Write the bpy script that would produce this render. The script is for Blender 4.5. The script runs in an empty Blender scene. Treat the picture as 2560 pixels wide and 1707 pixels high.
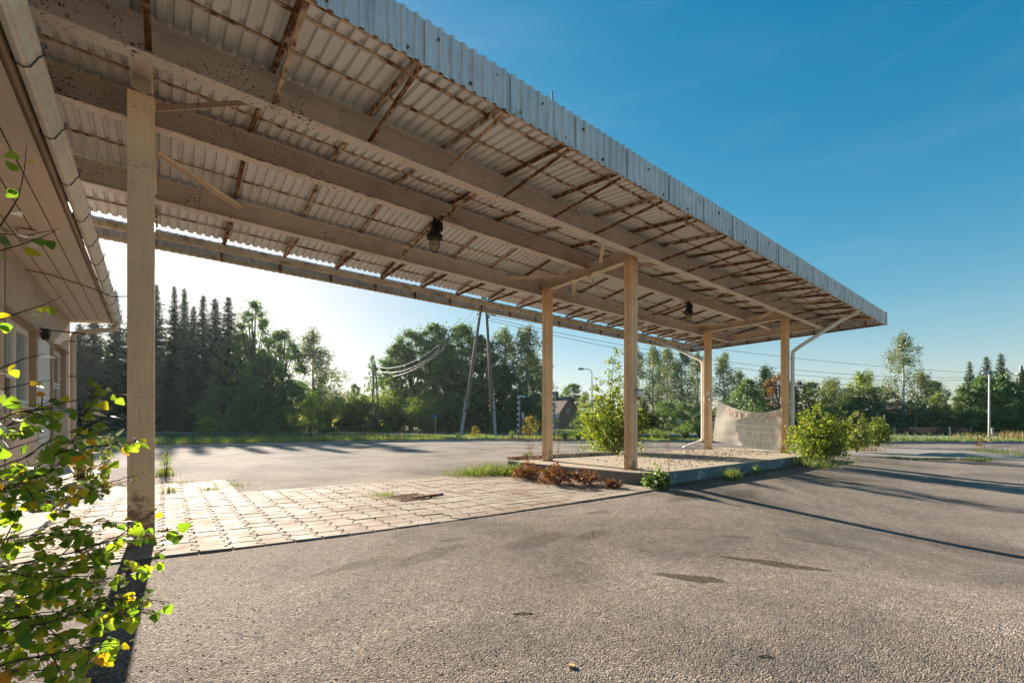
import bpy, bmesh, math, random
import numpy as np
from mathutils import Vector, Matrix, noise as mnoise
random.seed(7); rng = np.random.default_rng(7)
scn = bpy.context.scene
COL = scn.collection
R = math.radians

# ------------------------------------------------------------------ camera, sky, sun, exposure
PHI = 0.8993; CH = 1.2; FPX = 1089.13; HOR = 1059.02
cam = bpy.data.cameras.new("camera"); camo = bpy.data.objects.new("camera", cam); COL.objects.link(camo)
camo.location = (0, 0, CH); camo.rotation_euler = (R(90), 0, PHI - R(90))
cam.sensor_width = 36; cam.lens = 36 * FPX / 2560; cam.shift_y = (HOR - 853.5) / 2560
cam.clip_start = 0.05; cam.clip_end = 3000
scn.camera = camo

SUN_EL = R(19.3); SUN_AZ = R(1.0)          # azimuth measured from +Y towards +X
world = bpy.data.worlds.new("World"); scn.world = world; world.use_nodes = True
wt = world.node_tree; wt.nodes.clear()
wo = wt.nodes.new("ShaderNodeOutputWorld"); wb = wt.nodes.new("ShaderNodeBackground")
sky = wt.nodes.new("ShaderNodeTexSky"); sky.sky_type = 'NISHITA'; sky.sun_disc = False
sky.sun_elevation = SUN_EL; sky.sun_rotation = SUN_AZ
sky.altitude = 100; sky.air_density = 1.0; sky.dust_density = .4; sky.ozone_density = 1.3
hs = wt.nodes.new("ShaderNodeHueSaturation"); hs.inputs['Saturation'].default_value = 1.54; hs.inputs['Hue'].default_value = .492
wt.links.new(sky.outputs[0], hs.inputs['Color'])
gm = wt.nodes.new("ShaderNodeGamma"); gm.inputs['Gamma'].default_value = 1.04; wt.links.new(hs.outputs[0], gm.inputs['Color']); 
k1 = wt.nodes.new("ShaderNodeVectorMath"); k1.operation = 'MULTIPLY_ADD'; k1.inputs[1].default_value = (.16, .16, .16); k1.inputs[2].default_value = (1, 1, 1)
k2 = wt.nodes.new("ShaderNodeVectorMath"); k2.operation = 'DIVIDE'
wt.links.new(gm.outputs[0], k1.inputs[0]); wt.links.new(gm.outputs[0], k2.inputs[0]); wt.links.new(k1.outputs[0], k2.inputs[1])
tc = wt.nodes.new("ShaderNodeTexCoord"); mp = wt.nodes.new("ShaderNodeMapping"); mp.inputs['Scale'].default_value = (1.6, 1.6, 11); mp.inputs['Rotation'].default_value = (.12, .08, .4); wt.links.new(tc.outputs['Generated'], mp.inputs[0])
cn = wt.nodes.new("ShaderNodeTexNoise"); cn.inputs['Scale'].default_value = 2.1; cn.inputs['Detail'].default_value = 6; cn.inputs['Roughness'].default_value = .6; cn.inputs['Distortion'].default_value = .6; wt.links.new(mp.outputs[0], cn.inputs['Vector'])
cr_ = wt.nodes.new("ShaderNodeValToRGB"); cr_.color_ramp.elements[0].position = .50; cr_.color_ramp.elements[1].position = .80; cr_.color_ramp.elements[1].color = (.030, .030, .030, 1); wt.links.new(cn.outputs['Fac'], cr_.inputs[0])
cm = wt.nodes.new("ShaderNodeMix"); cm.data_type = 'RGBA'; cm.inputs[7].default_value = (5.5, 5.4, 5.3, 1); wt.links.new(cr_.outputs[0], cm.inputs[0]); wt.links.new(k2.outputs[0], cm.inputs[6]); wt.links.new(cm.outputs[2], wb.inputs['Color']); wb.inputs['Strength'].default_value = 0.077
wt.links.new(wb.outputs[0], wo.inputs['Surface'])

sl = bpy.data.lights.new("sun", 'SUN'); slo = bpy.data.objects.new("sun", sl); COL.objects.link(slo)
sl.energy = 5.0; sl.angle = R(0.5); sl.color = (1.0, 0.88, 0.735)
sd = Vector((math.sin(SUN_AZ) * math.cos(SUN_EL), math.cos(SUN_AZ) * math.cos(SUN_EL), math.sin(SUN_EL)))
slo.rotation_euler = sd.to_track_quat('Z', 'Y').to_euler(); slo.location = (0, 30, 20)

scn.view_settings.view_transform = 'Standard'; scn.view_settings.look = 'None'
scn.view_settings.gamma = 1.0; scn.view_settings.exposure = 1.66
scn.cycles.max_bounces = 8; scn.cycles.diffuse_bounces = 4; scn.cycles.transmission_bounces = 6
scn.cycles.transparent_max_bounces = 12; scn.cycles.sample_clamp_indirect = 6.0

# ------------------------------------------------------------------ photograph <-> place
FW = np.array([math.cos(PHI), math.sin(PHI), 0.0]); RT = np.array([math.sin(PHI), -math.cos(PHI), 0.0])
def at(u, v, d):
    """the point d metres in front of the camera that the photograph shows at (u, v)"""
    p = d * (FW + RT * (u - 1280) / FPX) + np.array([0, 0, CH + d * (HOR - v) / FPX])
    return Vector(p)
def gnd(u, d, z=0.0):
    p = d * (FW + RT * (u - 1280) / FPX); return Vector((p[0], p[1], z))

def sstep(a, b, x):
    t = np.clip((np.asarray(x, float) - a) / (b - a), 0, 1); return t * t * (3 - 2 * t)
def dip(x, y):
    """the tarmac falls away a little south of the island"""
    return -0.26 * sstep(3.5, 8.0, x) * sstep(4.45, 0.0, y) * (1 - sstep(12, 24, x)) - 0.06 * sstep(4, 8.0, x) * sstep(4.6, 3.2, y) * (1 - sstep(12, 24, x))

def lotz(x, y):
    return dip(x, y) + .012 * np.sin(x * 1.1 + .4 * y) * np.sin(y * .9) * sstep(1.6, 4, np.hypot(x, y)) * (1 - sstep(4.2, 5, y) * (1 - sstep(9.2, 11, y)) * (1 - sstep(6.0, 20, x)))

# ------------------------------------------------------------------ materials
class NT:
    def __init__(s, name):
        s.m = bpy.data.materials.new(name); s.m.use_nodes = True; s.t = s.m.node_tree; s.t.nodes.clear()
        s.out = s.n("OutputMaterial"); s._co = None
    def n(s, k, **kw):
        x = s.t.nodes.new("ShaderNode" + k)
        for a, b in kw.items(): setattr(x, a, b)
        return x
    def put(s, sock, v):
        if v is None: return
        if isinstance(v, bpy.types.NodeSocket): s.t.links.new(v, sock)
        elif isinstance(v, (tuple, list)) and len(v) == 3 and sock.type == 'RGBA': sock.default_value = (*v, 1)
        else: sock.default_value = v
    def co(s, scale=None, rot=None):
        if s._co is None: s._co = s.n("TexCoord").outputs['Object']
        if scale is None: return s._co
        mp = s.n("Mapping"); s.put(mp.inputs['Vector'], s._co); mp.inputs['Scale'].default_value = scale
        if rot: mp.inputs['Rotation'].default_value = rot
        return mp.outputs[0]
    def noise(s, sc, det=3, rough=.55, co=None, dist=0):
        x = s.n("TexNoise"); s.put(x.inputs['Vector'], co or s.co()); x.inputs['Scale'].default_value = sc
        x.inputs['Detail'].default_value = det; x.inputs['Roughness'].default_value = rough; x.inputs['Distortion'].default_value = dist
        return x.outputs['Fac']
    def vor(s, sc, co=None, feature='F1', out='Distance', rnd=1):
        x = s.n("TexVoronoi"); x.feature = feature; s.put(x.inputs['Vector'], co or s.co()); x.inputs['Scale'].default_value = sc
        x.inputs['Randomness'].default_value = rnd
        return x.outputs[out]
    def ramp(s, f, stops, interp='LINEAR'):
        x = s.n("ValToRGB"); s.put(x.inputs[0], f); e = x.color_ramp.elements; x.color_ramp.interpolation = interp
        while len(e) < len(stops): e.new(.5)
        for el, (p, c) in zip(e, stops):
            el.position = p; el.color = (*c, 1) if isinstance(c, (tuple, list)) else (c, c, c, 1)
        return x.outputs[0]
    def mix(s, f, a, b, mode='MIX'):
        x = s.n("Mix", data_type='RGBA', blend_type=mode); s.put(x.inputs[0], f); s.put(x.inputs[6], a); s.put(x.inputs[7], b); return x.outputs[2]
    def math(s, op, a, b=0.0, clamp=False):
        x = s.n("Math", operation=op, use_clamp=clamp); s.put(x.inputs[0], a); s.put(x.inputs[1], b); return x.outputs[0]
    def sep(s, co=None):
        x = s.n("SeparateXYZ"); s.put(x.inputs[0], co or s.co()); return x.outputs
    def bump(s, h, strength=.3, dist=.01, normal=None):
        x = s.n("Bump"); x.inputs['Strength'].default_value = strength; x.inputs['Distance'].default_value = dist
        s.put(x.inputs['Height'], h)
        if normal is not None: s.put(x.inputs['Normal'], normal)
        return x.outputs[0]
    def pbsdf(s, col, rough=.7, metal=0, normal=None, spec=.4):
        b = s.n("BsdfPrincipled"); s.put(b.inputs['Base Color'], col); s.put(b.inputs['Roughness'], rough); s.put(b.inputs['Metallic'], metal)
        s.put(b.inputs['Specular IOR Level'], spec)
        if normal is not None: s.put(b.inputs['Normal'], normal)
        return b.outputs[0]
    def done(s, sh):
        s.t.links.new(sh, s.out.inputs['Surface']); return s.m

def m_plain(name, col, rough=.6, metal=0, var=.25, sc=6, bump=.1):
    t = NT(name); f = t.noise(sc, 4)
    c = t.mix(t.ramp(f, [(.3, 0), (.7, 1)]), tuple(x * (1 - var) for x in col), tuple(min(1, x * (1 + var)) for x in col))
    return t.done(t.pbsdf(c, rough, metal, t.bump(t.noise(sc * 8, 3), bump, .004)))

def m_painted_steel(name, col, rust=.5, rsc=18, dirt=(.12, .1, .08), foot=False):
    """cream paint with rust freckles of many sizes, some blooms and a little grime"""
    t = NT(name)
    base = t.mix(t.ramp(t.noise(1.7, 4), [(.3, 0), (.75, 1)]), col, tuple(x * .80 for x in col))
    base = t.mix(t.math('MULTIPLY', t.ramp(t.noise(5, 5, .7), [(.52, 0), (.8, 1)]), .3), base, dirt)
    nz = t.n("TexNoise"); nz.inputs['Scale'].default_value = 30; nz.inputs['Detail'].default_value = 3; t.put(nz.inputs['Vector'], t.co())
    wv = t.n("VectorMath", operation='MULTIPLY_ADD'); t.put(wv.inputs[0], nz.outputs['Color']); wv.inputs[1].default_value = (.035, .035, .035); t.put(wv.inputs[2], t.co())
    where = t.math('ADD', .62, t.math('MULTIPLY', t.ramp(t.noise(1.6, 5, .7), [(.36, 0), (.66, 1)]), .50)); core = halo = None
    for sc, amt in ((rsc * .55, .55), (rsc * 1.2, .8), (rsc * 2.4, .7)):
        v = t.n("TexVoronoi"); v.inputs['Scale'].default_value = sc; t.put(v.inputs['Vector'], wv.outputs[0]); r_ = t.sep(v.outputs['Color'])[0]
        big = t.math('MULTIPLY', t.math('SUBTRACT', t.math('MULTIPLY', r_, where), 1 - rust * amt), 1.1)     # spot radius, mostly below nothing
        k = t.math('MULTIPLY', t.math('SUBTRACT', big, v.outputs['Distance']), 9.0, True); h = t.math('MULTIPLY', t.math('ADD', t.math('SUBTRACT', big, v.outputs['Distance']), .10), 5.0, True)
        h = t.math('MULTIPLY', h, t.math('GREATER_THAN', big, 0.0))
        core = k if core is None else t.math('MAXIMUM', core, k); halo = h if halo is None else t.math('MAXIMUM', halo, h)
    if foot:
        z = t.sep()[2]; st = t.noise(3.0, 5, .65, t.co((14, 14, .9)))
        base = t.mix(t.math('MULTIPLY', t.ramp(st, [(.54, 0), (.74, 1)]), .40), base, (.30, .19, .10))
        mould = t.math('MULTIPLY', t.ramp(t.noise(16, 5, .75), [(.54, 0), (.62, 1)]), t.math('MULTIPLY', t.ramp(t.noise(1.3, 3), [(.45, 0), (.6, 1)]), t.math('MULTIPLY', t.math('SUBTRACT', z, 2.6), 1.2, True)))
        base = t.mix(t.math('MULTIPLY', mould, .55), base, (.085, .08, .06))
        ft = t.math('ADD', t.noise(9, 5, .7), t.math('MULTIPLY', t.math('SUBTRACT', .62, z), .55))
        base = t.mix(t.math('MULTIPLY', t.ramp(ft, [(.62, 0), (.74, 1)]), .8), base, (.16, .075, .03))
    c = t.mix(t.math('MULTIPLY', halo, .45), base, (.30, .145, .055)); c = t.mix(core, c, (.105, .045, .020))
    return t.done(t.pbsdf(c, t.math('ADD', .5, t.math('MULTIPLY', core, .35)), 0, t.bump(t.math('ADD', core, t.noise(60, 2)), .25, .003), .35))

def m_rusty(name, paint=(.42, .33, .24), amount=.6):
    t = NT(name)
    r = t.ramp(t.noise(14, 6, .7), [(.25, (.05, .022, .012)), (.5, (.16, .068, .026)), (.72, (.27, .125, .05)), (.9, (.36, .2, .1))])
    k = t.ramp(t.noise(7, 5, .7), [(amount - .05, 0), (amount + .12, 1)])
    c = t.mix(k, r, paint)
    return t.done(t.pbsdf(c, .85, 0, t.bump(t.noise(50, 4, .7), .5, .004), .2))

M = {}
M['cream'] = m_painted_steel('cream_paint_on_steel', (.76, .60, .45), .5, 30)
M['cream_col'] = m_painted_steel('ochre_paint_on_columns', (.92, .59, .335), .34, 34, foot=True)
M['cream_beam'] = m_painted_steel('faded_beige_paint_on_beams', (.72, .615, .525), .62, 34)
M['rusty'] = m_rusty('rusty_angle_iron', (.50, .36, .23), .53)
M['rusty_less'] = m_rusty('rusty_painted_iron', (.62, .48, .34), .44)
M['black_iron'] = m_plain('black_cast_iron', (.018, .017, .015), .55, .2)
M['wire'] = m_plain('dark_wire', (.05, .05, .055), .6)
M['steel'] = m_plain('galvanised_steel', (.42, .44, .46), .45, .7, .15)
M['white_paint'] = m_plain('white_paint', (.72, .71, .68), .5, 0, .08, 3)
M['white_pvc'] = m_plain('white_plastic', (.70, .70, .68), .4, 0, .06)
M['lamp_glass'] = (lambda t: t.done(t.pbsdf((.42, .38, .24), .15, 0, None, .6)))(NT('dusty_lamp_glass'))

def m_sheet_under():
    t = NT('corrugated_sheet_underside'); y = t.sep()
    c = t.mix(t.ramp(t.noise(1.1, 4, .6), [(.3, 0), (.7, 1)]), (.76, .75, .74), (.64, .63, .62))
    st = t.noise(2.2, 4, .6, t.co((9, .7, 1)))
    c = t.mix(t.math('MULTIPLY', t.ramp(st, [(.5, 0), (.75, 1)]), .25), c, (.35, .28, .22))
    return t.done(t.pbsdf(c, .5, .1, t.bump(t.noise(30, 2), .05, .004), .4))
M['sheet'] = m_sheet_under()

def m_fascia():
    t = NT('weathered_galvanised_fascia'); z = t.sep()[2]
    c = t.mix(t.ramp(t.noise(2.5, 5, .6), [(.3, 0), (.7, 1)]), (.88, .755, .70), (.72, .62, .575))
    grime = t.noise(3.0, 4, .6, t.co((6, 6, .8)))
    c = t.mix(t.math('MULTIPLY', t.ramp(grime, [(.5, 0), (.72, 1)]), .45), c, (.25, .26, .25))
    low = t.math('SUBTRACT', 1.0, t.math('MULTIPLY', t.math('SUBTRACT', z, 4.6), 3.6), True)
    alg = t.noise(2.4, 5, .65, t.co((9, 9, 1.2)))
    k = t.math('ADD', alg, t.math('MULTIPLY', low, .22))
    c = t.mix(t.math('MULTIPLY', t.ramp(k, [(.70, 0), (.86, 1)]), .75), c, (.20, .235, .115))
    return t.done(t.pbsdf(c, .5, .25, t.bump(t.noise(40, 3), .08, .004), .4))
M['fascia'] = m_fascia()
M['fascia_in'] = m_plain('fascia_back_paint', (.62, .61, .60), .55, .1, .2, 4)

def m_gutter():
    t = NT('mossy_gutter_paint')
    c = t.mix(t.ramp(t.noise(3, 4), [(.3, 0), (.7, 1)]), (.62, .54, .40), (.46, .38, .26))
    k = t.ramp(t.noise(7, 5, .7), [(.52, 0), (.62, 1)])
    c = t.mix(t.math('MULTIPLY', k, .75), c, (.13, .115, .05))
    return t.done(t.pbsdf(c, .6, 0, t.bump(t.noise(40, 3), .2, .004)))
M['gutter'] = m_gutter()

STAINS = [(4.17, 1.54, .50, .085, -62), (3.22, 1.80, .28, .085, -60), (1.83, 3.58, .50, .16, 12), (2.99, 3.36, .55, .17, 8), (3.63, 3.17, .40, .15, 10), (1.2, 3.7, .45, .12, 10), (2.35, 3.9, .16, .09, 0), (4.6, 3.9, .3, .12, 0), (5.6, 1.6, .5, .10, -70), (4.9, 2.2, .22, .08, -40), (6.9, 3.9, .9, .2, 5), (8.2, 3.6, .8, .25, 0)]
def m_asphalt():
    t = NT('worn_tarmac'); co = t.co()
    dust = t.ramp(t.noise(.38, 6, .62, None, .6), [(.36, 0), (.62, 1)])
    c = t.mix(dust, (.130, .118, .110), (.325, .284, .248))
    oil = t.ramp(t.noise(.55, 4, .5, t.co((1.3, .8, 1)), .4), [(.60, 0), (.70, 1)])
    c = t.mix(t.math('MULTIPLY', oil, .5), c, (.075, .064, .054))
    c = t.mix(t.math('MULTIPLY', t.ramp(t.noise(1.6, 6, .7), [(.46, 0), (.62, 1)]), .35), c, (.30, .24, .185))
    # worn hollows and oil marks
    wn = t.n("TexNoise"); wn.inputs['Scale'].default_value = 3.2; wn.inputs['Detail'].default_value = 5; t.put(wn.inputs['Vector'], co)
    wv = t.n("VectorMath", operation='MULTIPLY_ADD'); t.put(wv.inputs[0], wn.outputs['Color']); wv.inputs[1].default_value = (.22, .22, 0); t.put(wv.inputs[2], co)
    acc = None
    for i, (x, y, a_, b_, r_) in enumerate(STAINS):
        mp = t.n("Mapping", vector_type='TEXTURE'); t.put(mp.inputs[0], wv.outputs[0]); mp.inputs['Location'].default_value = (x + .11, y + .11, 0); mp.inputs['Rotation'].default_value = (0, 0, R(r_)); mp.inputs['Scale'].default_value = (a_, b_, 1)
        ln = t.n("VectorMath", operation='LENGTH'); sp = t.n("VectorMath", operation='MULTIPLY'); t.put(sp.inputs[0], mp.outputs[0]); sp.inputs[1].default_value = (1, 1, 0); t.put(ln.inputs[0], sp.outputs[0])
        k = t.ramp(ln.outputs['Value'], [(.80, 1), (1.0, 0)] if i < 2 else [(.55, 1), (1.25 if i != 99 else 1, 0)])
        k = t.math('MULTIPLY', k, .85 if i < 2 else .5); acc = k if acc is None else t.math('MAXIMUM', acc, k)
    c = t.mix(acc, c, (.052, .043, .034))
    c = t.mix(1.0, c, t.mix(t.ramp(t.noise(13, 6, .78), [(.36, 0), (.64, 1)]), (.74, .74, .75), (1.24, 1.22, 1.2)), 'MULTIPLY'); c = t.mix(.8, c, t.mix(t.ramp(t.noise(48, 3, .7), [(.36, 0), (.62, 1)]), (.62, .62, .63), (1.34, 1.32, 1.30)), 'MULTIPLY')
    def cells(sc):
        v = t.n("TexVoronoi"); v.inputs['Scale'].default_value = sc; t.put(v.inputs['Vector'], co); return v.outputs['Distance'], t.sep(v.outputs['Color'])
    d1, s1 = cells(105); d2, s2 = cells(40); d3, s3 = cells(210)
    c = t.mix(1.0, c, t.mix(s1[2], (.62, .62, .63), (1.36, 1.34, 1.30)), 'MULTIPLY'); c = t.mix(.7, c, t.mix(s3[1], (.5, .5, .5), (1.5, 1.47, 1.42)), 'MULTIPLY')
    chip = t.math('MULTIPLY', t.ramp(d1, [(.18, 1), (.42, 0)]), t.ramp(s1[0], [(.50, 0), (.6, 1)]))
    pit = t.math('MULTIPLY', t.ramp(d1, [(.15, 1), (.45, 0)]), t.ramp(s1[1], [(.60, 0), (.7, 1)]))
    peb = t.math('MULTIPLY', t.ramp(d2, [(.12, 1), (.30, 0)]), t.ramp(s2[0], [(.60, 0), (.66, 1)]))
    pit2 = t.math('MULTIPLY', t.ramp(d2, [(.10, 1), (.34, 0)]), t.ramp(s2[1], [(.72, 0), (.78, 1)]))
    c = t.mix(t.math('MULTIPLY', chip, .70), c, (.40, .325, .25)); c = t.mix(t.math('MULTIPLY', pit, .75), c, (.035, .030, .027))  # pits darkened in the colour too, for the shadows beside the grains
    c = t.mix(t.math('MULTIPLY', t.math('MULTIPLY', t.ramp(d3, [(.2, 1), (.4, 0)]), t.ramp(s3[0], [(.6, 0), (.7, 1)])), .5), c, (.06, .052, .046))
    c = t.mix(t.math('MULTIPLY', peb, .6), c, t.mix(s2[2], (.47, .39, .31), (.19, .17, .155))); c = t.mix(t.math('MULTIPLY', pit2, .7), c, (.04, .034, .03))
    # cracks
    wco = t.n("Mix", data_type='VECTOR'); wco.inputs[0].default_value = .13; t.put(wco.inputs[4], co); t.put(wco.inputs[5], wn.outputs['Color'])
    ve = t.n("TexVoronoi", feature='DISTANCE_TO_EDGE'); ve.inputs['Scale'].default_value = .30; t.put(ve.inputs['Vector'], wco.outputs[1])
    cr = t.math('MULTIPLY', t.ramp(ve.outputs['Distance'], [(.0008, 1), (.0024, 0)]), t.ramp(t.noise(.5, 3), [(.60, 0), (.68, 1)]))
    c = t.mix(t.math('MULTIPLY', cr, .6), c, (.03, .027, .024))
    h = t.math('ADD', t.math('ADD', t.math('MULTIPLY', chip, .7), t.math('MULTIPLY', t.math('SUBTRACT', .5, d1), 1.1)), t.math('ADD', t.math('MULTIPLY', peb, 1.8), t.math('MULTIPLY', t.noise(120, 3), .8)))
    h = t.math('SUBTRACT', h, t.math('ADD', t.math('MULTIPLY', cr, 2.0), t.math('ADD', t.math('MULTIPLY', pit, .9), t.math('MULTIPLY', pit2, 1.6))))
    h = t.math('SUBTRACT', h, t.math('MULTIPLY', acc, .4))
    n1 = t.bump(t.noise(3.0, 4), .25, .02)
    return t.done(t.pbsdf(c, .92, 0, t.bump(h, 1.0, .008, n1), .15))
M['asphalt'] = m_asphalt()

def m_concrete(name, a, b, patch=None, sc=2.0):
    t = NT(name)
    c = t.mix(t.ramp(t.noise(sc, 6, .62), [(.32, 0), (.68, 1)]), a, b)
    c = t.mix(t.math('MULTIPLY', t.ramp(t.noise(sc * 6, 4, .7), [(.5, 0), (.75, 1)]), .4), c, tuple(x * .5 for x in a))
    h = t.noise(45, 4, .65)
    if patch:
        k = t.ramp(t.noise(2.6, 6, .62, None, .3), [(.615, 0), (.635, 1)])
        c = t.mix(t.math('MULTIPLY', k, .8), c, patch); h = t.math('SUBTRACT', h, t.math('MULTIPLY', k, .8))
    return t.done(t.pbsdf(c, .85, 0, t.bump(h, .35, .008), .3))
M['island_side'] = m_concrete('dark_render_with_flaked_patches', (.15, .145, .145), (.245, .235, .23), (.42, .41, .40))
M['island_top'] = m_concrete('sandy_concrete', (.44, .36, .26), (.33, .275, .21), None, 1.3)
M['concrete'] = m_concrete('grey_concrete', (.30, .285, .26), (.40, .375, .34))
M['pole_concrete'] = m_concrete('weathered_pole_concrete', (.30, .30, .29), (.42, .41, .39))

def m_paver():
    t = NT('pale_concrete_paving'); g = t.n("NewGeometry")
    r = g.outputs['Random Per Island']
    c = t.mix(t.ramp(r, [(0, 0), (1, 1)]), (.41, .345, .285), (.315, .26, .21))
    c = t.mix(t.ramp(t.noise(1.2, 6, .68), [(.47, 0), (.64, 1)]), c, (.25, .185, .125))
    c = t.mix(t.math('MULTIPLY', t.ramp(t.noise(14, 5, .7), [(.55, 0), (.75, 1)]), .4), c, (.2, .165, .125))
    return t.done(t.pbsdf(c, t.ramp(t.noise(3, 3), [(.3, .72), (.7, .92)]), 0, t.bump(t.noise(70, 4, .7), .6, .006), .12))
M['paver'] = m_paver()
M['joint'] = m_plain('joint_soil', (.085, .068, .048), .95, 0, .3, 20)

def m_soil():
    t = NT('grassy_soil')
    c = t.mix(t.ramp(t.noise(.6, 6, .65), [(.35, 0), (.65, 1)]), (.05, .075, .02), (.10, .095, .04))
    return t.done(t.pbsdf(c, .95, 0, t.bump(t.noise(9, 5, .7), .6, .05), .1))
M['soil'] = m_soil()
M['dirt'] = m_concrete('bare_dusty_soil', (.22, .175, .125), (.32, .26, .19), None, 2.5)

def m_road():
    t = NT('smooth_grey_road')
    c = t.mix(t.ramp(t.noise(.4, 4), [(.3, 0), (.7, 1)]), (.19, .19, .195), (.27, .27, .275))
    return t.done(t.pbsdf(c, .45, 0, t.bump(t.noise(60, 3), .2, .004), .5))
M['road'] = m_road()

def m_leaf(name, cols, trans=.45, gloss=.08, rough=.5, obj=.25):
    """cols = dark..light..yellow ramp picked at random for each leaf"""
    t = NT(name); g = t.n("NewGeometry"); oi = t.n("ObjectInfo")
    n = len(cols)
    c = t.ramp(g.outputs['Random Per Island'], [(p, q) for p, q in cols])
    hsv = t.n("HueSaturation"); t.put(hsv.inputs['Color'], c)
    t.put(hsv.inputs['Value'], t.math('ADD', 1 - obj / 2, t.math('MULTIPLY', oi.outputs['Random'], obj)))
    c = hsv.outputs[0]
    d = t.n("BsdfDiffuse"); t.put(d.inputs['Color'], c)
    tr = t.n("BsdfTranslucent"); t.put(tr.inputs['Color'], t.mix(1.0, c, (1.25, 1.3, .5), 'MULTIPLY'))
    ms = t.n("MixShader"); ms.inputs[0].default_value = trans; t.put(ms.inputs[1], d.outputs[0]); t.put(ms.inputs[2], tr.outputs[0])
    gl = t.n("BsdfGlossy"); gl.inputs['Roughness'].default_value = rough; gl.inputs['Color'].default_value = (.8, .85, .9, 1)
    m2 = t.n("MixShader"); m2.inputs[0].default_value = gloss; t.put(m2.inputs[1], ms.outputs[0]); t.put(m2.inputs[2], gl.outputs[0])
    return t.done(m2.outputs[0])
M['lf_spruce'] = m_leaf('spruce_needles', [(0, (0.0436, 0.0787, 0.0475)), (.6, (0.0713, 0.12, 0.0635)), (1, (0.116, 0.165, 0.0805))], .15, .04)
M['lf_dec'] = m_leaf('broad_leaves', [(0, (0.0674, 0.124, 0.0461)), (.55, (0.121, 0.2, 0.0676)), (.9, (0.183, 0.272, 0.0893)), (1, (0.33, 0.33, 0.118))], .42, .05)
M['lf_birch'] = m_leaf('birch_leaves', [(0, (0.0727, 0.117, 0.0442)), (.55, (0.134, 0.19, 0.0663)), (.85, (0.228, 0.244, 0.0857)), (1, (0.429, 0.302, 0.0965))], .40, .07)
M['lf_willow'] = m_leaf('willow_leaves', [(0, (0.103, 0.152, 0.041)), (.6, (0.206, 0.271, 0.0664)), (1, (0.358, 0.374, 0.104))], .5, .05)
M['lf_autumn'] = m_leaf('autumn_leaves', [(0, (0.084, 0.077, 0.028)), (.45, (0.154, 0.105, 0.035)), (.75, (0.308, 0.119, 0.035)), (1, (0.462, 0.154, 0.042))], .4, .05)
M['lf_young'] = m_leaf('young_birch_leaves', [(0, (0.101, 0.155, 0.027)), (.5, (0.176, 0.25, 0.0378)), (.85, (0.27, 0.317, 0.0473)), (1, (0.486, 0.365, 0.0473))], .55, .03, .5)
M['lf_yellow'] = m_leaf('yellowing_leaves', [(0, (.11, .12, .02)), (.5, (.27, .22, .03)), (1, (.42, .27, .04))], .5, .06)
M['lf_yg'] = m_leaf('yellow_green_leaves', [(0, (.15, .19, .03)), (.5, (.25, .28, .035)), (1, (.40, .36, .045))], .5, .08)
M['lf_weed'] = m_leaf('weed_leaves', [(0, (0.065, 0.13, 0.026)), (.6, (0.13, 0.221, 0.039)), (1, (0.208, 0.26, 0.052))], .5, .07)
M['lf_dry'] = m_leaf('dry_red_weeds', [(0, (.11, .04, .018)), (.5, (.22, .075, .026)), (.85, (.30, .12, .04)), (1, (.12, .14, .04))], .35, .04)
M['grass'] = m_leaf('grass_blades', [(0, (0.0688, 0.119, 0.025)), (.55, (0.131, 0.194, 0.04)), (.85, (0.225, 0.237, 0.0688)), (1, (0.4, 0.312, 0.138))], .5, .05)
M['drygrass'] = m_leaf('dry_grass_stalks', [(0, (.17, .13, .06)), (.5, (.28, .17, .08)), (1, (.38, .27, .14))], .35, .03)
M['bark'] = m_plain('tree_bark', (.085, .07, .055), .9, 0, .4, 8, .6)
M['bark_birch'] = (lambda t: t.done(t.pbsdf(t.mix(t.ramp(t.noise(5, 4, .6, t.co((1, 1, 3.5))), [(.52, 0), (.6, 1)]), (.50, .48, .44), (.06, .05, .045)), .8)))(NT('birch_bark'))
M['twig'] = m_plain('brown_twig', (.075, .04, .025), .7, 0, .3, 20)

def m_bigleaf():
    t = NT('serrated_birch_leaf'); g = t.n("NewGeometry"); r = g.outputs['Random Per Island']
    c = t.ramp(r, [(0, (.07, .14, .03)), (.35, (.12, .205, .03)), (.76, (.19, .28, .04)), (.91, (.33, .34, .045)), (.965, (.50, .35, .035)), (1, (.44, .20, .03))])
    pt = t.ramp(t.noise(26, 4, .6), [(.56, 0), (.68, 1)])
    c = t.mix(t.math('MULTIPLY', pt, .55), c, t.mix(r, (.26, .22, .03), (.30, .12, .02)))
    n = t.bump(t.noise(110, 3), .3, .003)
    d = t.n("BsdfDiffuse"); t.put(d.inputs['Color'], c); t.put(d.inputs['Normal'], n)
    tr = t.n("BsdfTranslucent"); t.put(tr.inputs['Color'], t.mix(1.0, c, (2.2, 2.2, .6), 'MULTIPLY'))
    ms = t.n("MixShader"); ms.inputs[0].default_value = .66; t.put(ms.inputs[1], d.outputs[0]); t.put(ms.inputs[2], tr.outputs[0])
    gl = t.n("BsdfGlossy"); gl.inputs['Roughness'].default_value = .35; t.put(gl.inputs['Normal'], n)
    fr = t.n("Fresnel"); fr.inputs['IOR'].default_value = 1.35
    m2 = t.n("MixShader"); t.put(m2.inputs[0], t.math('MULTIPLY', fr.outputs[0], .9)); t.put(m2.inputs[1], ms.outputs[0]); t.put(m2.inputs[2], gl.outputs[0])
    return t.done(m2.outputs[0])
M['bigleaf'] = m_bigleaf()

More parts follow.
